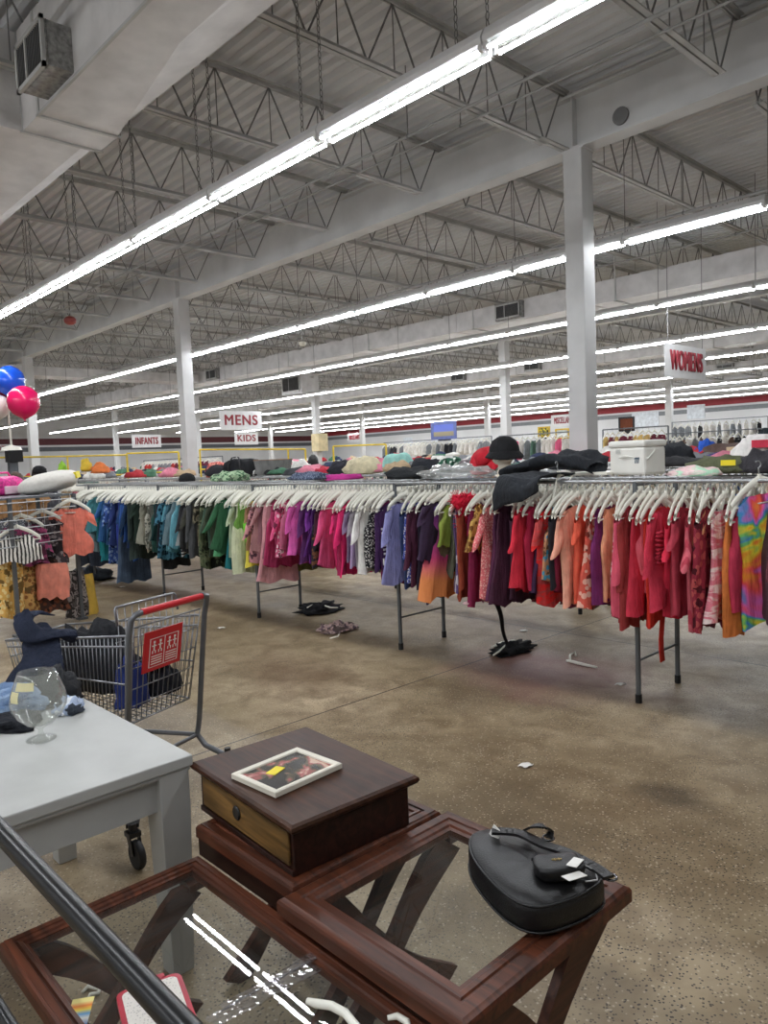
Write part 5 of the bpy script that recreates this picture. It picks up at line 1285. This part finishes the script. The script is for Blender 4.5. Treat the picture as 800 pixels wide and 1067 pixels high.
# ------------------------------------------------------------------ black rail in front
yr, zr = .346, 1.003
hr = empty('garment_rail', 'black metal garment rail crossing in front of the coffee table', 'garment rail', (0, 0, 0))
MB().tube([(-2.3, yr, zr), (-.30, yr, zr)], .0155, 20).obj('top_rail', BLACK_GLOSS, hr, smooth=True, angle=50)
pl = onY(2, 1050, yr)
MB().tube([(-2.3, yr, pl.z-.012), (-.30, yr, pl.z-.012)], .0125, 14).obj('lower_rail', BLACK_GLOSS, hr, smooth=True, angle=50)
for x in (-2.3, -.30):
    MB().tube([(x, yr, .03), (x, yr, zr)], .0155, 14).obj('post', BLACK_GLOSS, hr, smooth=True, angle=50)
    MB().tube([(x, yr-.22, .018), (x, yr+.08, .018)], .0155, 10).obj('foot', BLACK_GLOSS, hr, smooth=True, angle=50)

# ------------------------------------------------------------------ odds and ends on and under the glass
zz = T2Z-.0095
t = NT('printed_card_stripes'); g = t.n('ShaderNodeSeparateXYZ'); t.l(t.coord((1, 1, 1), 'Generated'), g.inputs[0])
t.l(t.ramp(g.outputs['Y'], [(0, lin((60, 110, 180))), (.25, lin((240, 240, 236))), (.4, lin((90, 170, 220))), (.55, lin((250, 220, 80))), (.7, lin((240, 130, 50))), (.85, lin((250, 235, 150)))]), t.b.inputs['Base Color']); CARD = t.m
p = onZ(83, 1056, zz); o = MB().box((0, 0, 0), (.045, .085, .002)).obj('printed_card', CARD, loc=(p.x, p.y, zz+.003)); o.rotation_euler = (0, 0, 1.0); tag(o, 'small rainbow printed card on the coffee table glass', 'card')
cc = [onZ(x, y, zz) for x, y in ((122, 1040), (189, 1018), (206, 1072), (132, 1102))]; c = sum(cc, Vector())/4; ux = (cc[1]-cc[0]+cc[2]-cc[3])/2; uy = (cc[0]-cc[3]+cc[1]-cc[2])/2
tr = empty('serving_tray', 'red rimmed tray with white textured face below the black rail', 'tray', (c.x, c.y, zz+.002), math.atan2(ux.y, ux.x)); TW, TH = ux.length/2, uy.length/2
def rrect(w, h, r, z, n=5): return [(sx*(w-r)+r*math.cos(a), sy*(h-r)+r*math.sin(a), z) for sx, sy, a0 in ((1, 1, 0), (-1, 1, PI/2), (-1, -1, PI), (1, -1, 1.5*PI)) for a in (a0+k*PI/2/n for k in range(n+1))]
def slab(w, h, r, z0, z1):
    a, b = rrect(w, h, r, z0), rrect(w, h, r, z1); n = len(a); return MB().add(a+b, [tuple(range(n))[::-1], tuple(range(n, 2*n))]+[(i, (i+1) % n, n+(i+1) % n, n+i) for i in range(n)])
slab(TW, TH, .02, 0, .012).obj('rim', plain('crimson_plastic', (170, 24, 48), .3), tr)
t = NT('white_dimpled'); ch = t.n('ShaderNodeTexVoronoi', Scale=160); t.l(t.coord(), ch.inputs['Vector']); t.l(t.ramp(ch.outputs['Distance'], [(0, lin((150, 145, 140))), (.4, lin((222, 216, 208)))]), t.b.inputs['Base Color'])
slab(TW-.011, TH-.011, .014, .010, .0135).obj('textured_face', t.m, tr)
slab(.012, .009, .004, .0, .012).obj('hanging_tab', plain('crimson_plastic', (170, 24, 48), .3), tr).location = (TW*.35, TH+.005, 0)
def loosehanger(P, z, r, label, extra=None):
    Q = [onZ(x, y, z)+Vector((0, 0, r)) for x, y in P]; o = MB()
    o.tube(Q, [r*.7]+[r]*(len(Q)-2)+[r*.6], 10); 
    if extra: o.tube([onZ(x, y, z)+Vector((0, 0, r)) for x, y in extra], r*.7, 8)
    return tag(o.obj('clothes_hanger', PLASTIC_W, smooth=True), label, 'hanger')
loosehanger([(320, 1047), (330, 1050), (345, 1052), (360, 1060), (372, 1075), (384, 1100)], zz+.003, .009, 'white plastic hanger end lying on the coffee table glass')
loosehanger([(404, 1064), (414, 1062), (424, 1068), (430, 1085)], zz+.003, .007, 'white hanger tip beside the coffee table far edge')
loosehanger([(86, 1036), (92, 1030), (104, 1032), (103, 1037), (94, 1039), (92, 1044)], 0, .007, 'white hanger scrap on the floor under the coffee table')
# crumpled clear film on the glass
fm = MB().grid(lambda u, v: (lambda p: (p.x, p.y, p.z+.003+.008*abs(noise.noise(Vector((u*3, v*9, 2))))+.004*abs(noise.noise(Vector((u*7, v*26, 5))))))(onZ(226+(u*108)-v*8+8*math.sin(9*v), 1050-u*60+v*26, zz)), 40, 22)
o = fm.obj('plastic_wrap', glassy('clear_film', (244, 244, 248), 2.6, .03, .10, (235, 235, 240)), smooth=False); tag(o, 'crumpled clear plastic film on the coffee table glass', 'plastic wrap')
# dropped clothes and litter on the floor
def drop(name, px, w, d, h, c, label, cat='dropped garment', seed=0, pat='solid', c2=None, rz=0):
    p = onZ(px[0], px[1], 0); o = MB().blob((0, 0, 0), (w/2, d/2, h), seed, .35, 30, 14, True, 3.0, .9).obj(name, fabric(c, pat, c2 or (235, 232, 226)), smooth=True, loc=(p.x, p.y, .012)); o.rotation_euler = (0, 0, rz); return tag(o, label, cat)
drop('dropped_shirt', (333, 637), .34, .46, .07, (22, 22, 25), 'black garment dropped under the front rack beside white hangers', seed=2)
drop('dropped_blouse', (352, 657), .26, .34, .06, (206, 176, 170), 'crumpled pale pink floral garment on the floor', seed=3, pat='floral', c2=(120, 100, 110))
drop('dropped_shirt', (533, 679), .22, .40, .06, (18, 18, 20), 'black garment on the floor below the dangling belt', seed=4)
drop('plastic_sack', (94, 603), .7, .5, .16, (52, 58, 66), 'dark grey plastic sack on the floor under the front rack end', 'sack', seed=5)
loosehanger([(590, 690), (596, 691), (608, 694), (622, 697)], 0, .012, 'white plastic hanger lying alone on the reddish floor patch', [(594, 690), (594, 684), (599, 681), (600, 685)])
loosehanger([(320, 634), (330, 629), (344, 634), (352, 634)], .06, .009, 'white hanger lying on the black dropped garment')
loosehanger([(512, 676), (522, 671), (536, 668)], .05, .010, 'white hanger on the black garment below the belt', [(514, 684), (520, 680), (526, 674)])
loosehanger([(344, 666), (352, 664), (354, 660)], .03, .008, 'white hanger piece under the pale pink garment')
for i, (x, y, lab) in enumerate(((547, 799, 'tiny white paper scrap on the open floor'), (545, 658, 'small white scrap on the floor near the reddish patch'), (646, 714, 'small pale scrap by the near rack leg'), (127, 612, 'white paper scrap near the dark grey sack'), (98, 606, 'white scrap lying against the dark grey sack'), (230, 655, 'small white scrap on the floor beyond the cart handle'))):
    p = onZ(x, y, 0); o = MB().grid(lambda u, v: (p.x+.05*(u-.5), p.y+.06*(v-.5)+.01*u, .004+.008*abs(math.sin(4*u+3*v))), 5, 5).obj('paper_scrap', PAPER, smooth=True, solid=.001); tag(o, lab, 'paper scrap')

# ------------------------------------------------------------------ wire ended rack with the coral top
ga_, gb_ = Vector((-8.14, 3.07, 0)), Vector((-7.80, 2.32, 0))
gr = empty('wire_panel_rack', 'grey rack with a wire grid end panel near the shopping cart', 'clothes rack')
zt = 1.372
for q in (ga_, gb_):
    MB().box((q.x, q.y, zt/2), (.045, .035, zt)).obj('post', RACK_GREY, gr)
    MB().box((q.x, q.y, .012), (.1, .1, .024)).obj('foot_plate', RACK_GREY, gr)
wm = MB(); dirv = (gb_-ga_); zs = [onX(40, y, -7.97).z for y in (541, 552, 561, 570, 579, 588)]
for k in range(6): wm.tube([ga_+Vector((.03, 0, 1.32-.085*k)), gb_+dirv*.5+Vector((.03, 0, 1.32-.085*k))], .006, 6)
for k in range(5): wm.tube([ga_+dirv*(.25+.25*k)+Vector((.004, 0, 1.34)), ga_+dirv*(.25+.25*k)+Vector((.004, 0, .88))], .003, 5)
wm.obj('wire_grid', plain('bright_grid_wire', (176, 178, 180), .35, .6), gr)
MB().add([(-9.1, 3.05, zt-.02), (-9.1, 1.95, zt-.02), tuple(gb_+dirv*.5+Vector((0, 0, zt-.02))), (-8.14, 3.07, zt-.02), (-9.1, 3.05, zt), (-9.1, 1.95, zt), tuple(gb_+dirv*.5+Vector((0, 0, zt))), (-8.14, 3.07, zt)], [(3, 2, 1, 0), (4, 5, 6, 7)]+[(i, (i+1) % 4, 4+(i+1) % 4, 4+i) for i in range(4)]).obj('top_shelf', RACK_GREY, gr)
for x, y in ((-9.05, 3.0), (-9.05, 2.05)): MB().box((x, y, zt/2-.01), (.045, .035, zt-.02)).obj('post', RACK_GREY, gr)
def hung(kind, px, top, bot_, off, c, label, cat, pat='solid', c2=None, seed=0, yaw=0, name=None, thick=.04, hang=True):
    """garment that hangs facing +X on the panel; px column, top and hem pixels."""
    xp = -7.93+off; T = onX(px, top, xp); Bm = onX(px, bot_, xp); z0 = T.z+.11
    garment(kind, T.x, T.y, z0, yaw, z0-Bm.z, fabric(c, pat, c2 or (235, 232, 226)), label, cat, None, seed, name=name, thick=thick)
    if hang: hanger(T.x, T.y, z0, yaw, 'white hanger holding the '+' '.join(label.split()[:4]), None)
hung('peplum', 73, 524, 579, -.07, (236, 124, 104), 'coral ruffled top hung on the wire grid panel', 'top', seed=81, yaw=-.62)
hung('pencil', 53, 577, 624, .03, (236, 140, 118), 'coral pleated skirt below the coral top', 'skirt', seed=82, yaw=-.6, hang=False)
hung('tank', 18, 552, 586, .12, (232, 228, 220), 'white tank top with dark chevron stripes on the wire rack', 'tank top', 'zigzag', (60, 58, 56), 83, -.3)
hung('dress', 42, 575, 638, -.12, (62, 40, 32), 'dark brown floral dress behind the coral skirt', 'dress', 'floral', (120, 70, 50), 84, -.5, hang=False)
hung('pencil', 4, 572, 644, -.02, (222, 170, 84), 'yellow floral skirt cut by the frame edge', 'skirt', 'floral', (240, 214, 150), 85, -.1, hang=False)
hung('pencil', 22, 575, 640, -.08, (206, 160, 90), 'tan floral skirt beside the rack post', 'skirt', 'floral', (150, 100, 60), 86, .3, hang=False)
hung('pencil', 77, 585, 642, -.26, (150, 140, 136), 'snakeskin print top behind the far rack post', 'tank top', 'camo', (60, 54, 54), 87, .62, hang=False)
hung('pencil', 87, 590, 645, -.4, (216, 176, 70), 'mustard yellow garment showing past the far rack post', 'tank top', seed=88, yaw=.55, hang=False)
hung('blouse', 22, 540, 590, -.1, (150, 60, 100), 'magenta print blouse behind the wire grid', 'blouse', 'floral', (90, 80, 90), 89, -.3)
hung('shirt', 44, 535, 592, -.18, (60, 52, 56), 'dark print shirt behind the wire grid', 'shirt', 'floral', (140, 130, 130), 90, -.4)
hung('top', 8, 535, 580, -.15, (90, 96, 104), 'grey print top behind the white chevron tank', 'top', 'speck', (170, 170, 176), 91, -.2, hang=False)
# pillow and pink case on the rack shelf
pw_ = onX(62, 511, -8.5); o = MB().blob((0, 0, 0), (.33, .22, .105), 3, .05, 30, 16, False, 2, .8).obj('pillow', plain('pillow_white', (224, 220, 212), .8, 0, .03, 40, .6), smooth=True, loc=(-8.46, 2.93, zt+.125)); o.rotation_euler = (.12, -.16, .80); tag(o, 'white quilted pillow with yellow tag on the wire panel rack shelf', 'pillow')
g_ = MB().box((.33, .0, .02), (.03, .1, .07)).obj('price_tag', YTAG, o); g_['label'] = 'yellow tag'
pk = empty('toy_case', 'magenta toy case with a clear front at the frame edge', 'toy case', onX(4, 505, -8.85)[:2]+(zt,), .4)
MB().blob((0, 0, .10), (.16, .16, .11), 3, .05, 24, 12, False, 2, .5).obj('body', plain('magenta_glitter', (220, 50, 140), .4, 0, .2, 40), pk, smooth=True); MB().box((.155, 0, .06), (.02, .24, .09)).obj('clear_front', plain('pale_pink_clear', (222, 190, 204), .25), pk, bevel=.01)
MB().tube([(.0, -.1, .19), (0, -.06, .25), (0, .06, .25), (0, .1, .19)], .012, 8).obj('handle', plain('magenta_plain', (220, 50, 140), .4), pk, smooth=True)

# balloons on a stick
pole = empty('balloon_stand', 'white pole and base holding the balloons', 'balloon stand', deep(10, 468, 11.5))
bp = deep(10, 468, 11.5); base = deep(12, 466, 11.5); tip = deep(8, 424, 11.5); pole.location = (base.x, base.y, 0)
lt = tip-Vector((base.x, base.y, 0))
MB().tube([(0, 0, base.z), tuple(lt)], .016, 8).obj('pole', PLASTIC_W, pole, smooth=True)
MB().lathe([(0, base.z-.06), (.15, base.z-.05), (.13, base.z+.0), (.03, base.z+.03), (0, base.z+.04)], 18).obj('holder', PLASTIC_W, pole, smooth=True, angle=40)
MB().box((.02, .02, base.z-.14), (.2, .2, .18)).obj('black_block', BLACK_PL, pole); MB().box((0, 0, (base.z-.2)/2), (.12, .12, base.z-.2)).obj('column', RACK_GREY, pole)
BALL = [((10, 397), 15, (28, 84, 206), 'blue balloon topmost of the bunch', 11.5), ((24.5, 419), 16.2, (226, 24, 96), 'magenta balloon in front of the bunch', 11.2), ((2, 414), 10, (120, 24, 48), 'dark red balloon between the blue and magenta ones', 11.7), ((-2, 424), 12, (216, 206, 200), 'pale pink balloon at the frame edge below the others', 11.4)]
for (px, r, c, lab, t_) in BALL:
    p = deep(px[0], px[1], t_); R = r/FPX*t_
    b = empty('balloon', lab, 'balloon', p)
    MB().lathe([(.001, -R*1.12), (R*.25, -R*1.02), (R*.66, -R*.76), (R*.93, -R*.36), (R, .06*R), (R*.9, .52*R), (R*.6, R*.86), (R*.25, R*1.02), (.001, R*1.05)], 28).obj('skin', plain('latex_%d' % c[0], c, .18, 0, .03), b, smooth=True)
    MB().lathe([(.002, -R*1.1), (R*.1, -R*1.2), (.002, -R*1.19)], 10).obj('knot', plain('latex_%d' % c[0], c, .18), b)
    MB().tube([(0, 0, -R*1.15), tuple((tip-p)*.6+Vector((0, 0, -R*.3))), tuple(tip-p)], .004, 5).obj('string', PLASTIC_W, b)

# ------------------------------------------------------------------ shoppers far behind
def person(x, y, h, rz, shirt, skin, hair, label, nod=0.0, capped=False):
    r = empty('person', label, 'person', (x, y, 0), rz); k = h/1.72
    J = {'pelvis': (0, 0, .93), 'waist': (0, .005, 1.08), 'chest': (0, -.01, 1.30), 'neckb': (0, -.005, 1.44), 'neck': (0, .012, 1.50), 'head': (0, .02+nod*.05, 1.56),
         'shl': (.17, 0, 1.40), 'ell': (.21, .03, 1.12), 'wrl': (.19, .2, .98), 'shr': (-.17, 0, 1.40), 'elr': (-.21, .03, 1.12), 'wrr': (-.19, .2, .98),
         'hpl': (.09, 0, .88), 'knl': (.10, .02, .48), 'anl': (.10, -.01, .09), 'tol': (.11, .14, .035), 'hpr': (-.09, 0, .88), 'knr': (-.10, .02, .48), 'anr': (-.10, -.01, .09), 'tor': (-.11, .14, .035)}
    R = dict(pelvis=.13, waist=.125, chest=.135, neckb=.085, neck=.052, head=.05, shl=.06, ell=.045, wrl=.032, shr=.06, elr=.045, wrr=.032, hpl=.085, knl=.06, anl=.042, tol=.035, hpr=.085, knr=.06, anr=.042, tor=.035)
    E = [('pelvis', 'waist'), ('waist', 'chest'), ('chest', 'neckb'), ('neckb', 'neck'), ('neck', 'head')]
    for s in 'lr': E += [('neckb', 'sh'+s), ('sh'+s, 'el'+s), ('el'+s, 'wr'+s), ('pelvis', 'hp'+s), ('hp'+s, 'kn'+s), ('kn'+s, 'an'+s), ('an'+s, 'to'+s)]
    names = list(J); me = bpy.data.meshes.new('body'); me.from_pydata([tuple(a*k for a in J[n]) for n in names], [(names.index(a), names.index(b)) for a, b in E], [])
    me.materials.append(fabric(shirt)); o = bpy.data.objects.new('body', me); COL.objects.link(o); o.parent = r
    sk = o.modifiers.new('skin', 'SKIN'); sv = me.skin_vertices[0].data if me.skin_vertices else None
    if sv is None: me.attributes; 
    if not me.skin_vertices:
        import bmesh
        bm = bmesh.new(); bm.from_mesh(me); ly = bm.verts.layers.skin.verify()
        bm.verts.ensure_lookup_table()
        for i, v in enumerate(bm.verts): v[ly].radius = (R[names[i]]*k,)*2; v[ly].use_root = (i == 0)
        bm.to_mesh(me); bm.free()
    o.modifiers.new('sub', 'SUBSURF').levels = 1
    def hf(u, v):
        a, ph = u*2*PI, (v-.5)*PI; cx, cy, cz = math.cos(ph)*math.cos(a), math.cos(ph)*math.sin(a), math.sin(ph)
        X, Y_, Z_ = cx*.076, cy*.096, cz*.118
        if cz < 0: X *= 1+.25*cz; Y_ *= 1+.12*cz
        if cy > .75:
            Y_ += .026*math.exp(-((cz+.12)/.13)**2)*math.exp(-(cx/.16)**2)-.008*math.exp(-((cz-.08)/.08)**2)*(abs(cx) > .2)+.008*math.exp(-((cz+.5)/.07)**2)*math.exp(-(cx/.3)**2)
        if abs(cx) > .92 and abs(cz) < .3: X *= 1.12
        return (X*k, Y_*k, Z_*k)
    hd_ = MB().grid(hf, 32, 24, True).obj('head', skin, r, smooth=True, loc=(0, (.035+nod*.08)*k, 1.605*k)); hd_.rotation_euler = (-nod*.7, 0, 0)
    ey = MB()
    for s in (-1, 1): ey.blob((s*.03*k, .088*k, .008*k), (.011*k, .006*k, .006*k), 1, 0, 8, 6, False)
    ey.obj('eyes', BLACK_PL, hd_)
    def hh(u, v):
        a, ph = u*2*PI, (-.22+v*.72)*PI; x_, y_, z_ = math.cos(ph)*math.cos(a), math.cos(ph)*math.sin(a), math.sin(ph)
        lift = 1.12+.10*noise.noise(Vector((x_*4, y_*4, z_*4)))
        if y_ > .2 and z_ < .45: lift = .9
        return (x_*.078*lift*k, y_*.098*lift*k, (z_*.12*lift+.006)*k)
    MB().grid(hh, 32, 16, True).obj('hair', plain('hair_%d' % hair[0], hair, .6, 0, .25, 40, .3), hd_, smooth=True)
    if capped: MB().lathe([(.1*k, .03), (.105*k, .06), (.09*k, .11), (.05*k, .14), (0, .148)], 20).obj('cap', fabric((18, 18, 20)), hd_, smooth=True)
    for s, n in ((1, 'wrl'), (-1, 'wrr')):
        hm = MB(); w0 = Vector(J[n])*k; hm.blob(w0+Vector((0, .045, -.01)), (.035, .05, .018), 1, .05, 12, 8, False)
        for q in range(4): hm.tube([w0+Vector((-.024+.016*q, .08, -.012)), w0+Vector((-.024+.016*q, .115-.004*abs(q-1.5), -.02)), w0+Vector((-.024+.016*q, .13-.008*abs(q-1.5), -.04))], [.0085, .008, .006], 6)
        hm.tube([w0+Vector((-s*.03, .03, -.01)), w0+Vector((-s*.05, .06, -.02)), w0+Vector((-s*.045, .085, -.03))], [.010, .009, .007], 6); hm.obj('hand', skin, o, smooth=True)
    return r
q = deep(326, 478, 11.9); person(q.x, q.y, 1.70, .9, (28, 29, 32), SKIN_D, (20, 18, 18), 'person in dark clothes with short black hair, seen over the racks beside the tan wrap')
q = deep(23, 500, 10.2); person(q.x, q.y, 1.62, 2.2, (150, 110, 70), SKIN, (74, 54, 42), 'person with brown hair bending behind the wire panel rack', .6)
q = deep(37, 494, 11.0); person(q.x, q.y, 1.68, -.6, (60, 60, 66), SKIN, (40, 30, 26), 'person in a black cap behind the brown haired shopper', .2, True)

# ------------------------------------------------------------------ world and colour management
wd_ = bpy.data.worlds.new('world'); SC.world = wd_; wd_.use_nodes = True
wd_.node_tree.nodes['Background'].inputs[0].default_value = (.5, .5, .5, 1); wd_.node_tree.nodes['Background'].inputs[1].default_value = .05
SC.view_settings.view_transform = 'Standard'; SC.view_settings.look = 'None'; SC.view_settings.exposure = 0.0; SC.view_settings.gamma = 1; SC.view_settings.use_curve_mapping = False
SC.cycles.use_denoising = True; SC.cycles.max_bounces = 8; SC.cycles.diffuse_bounces = 4; SC.cycles.transparent_max_bounces = 16
SC.cycles.use_light_tree = True; SC.cycles.sample_clamp_indirect = 4
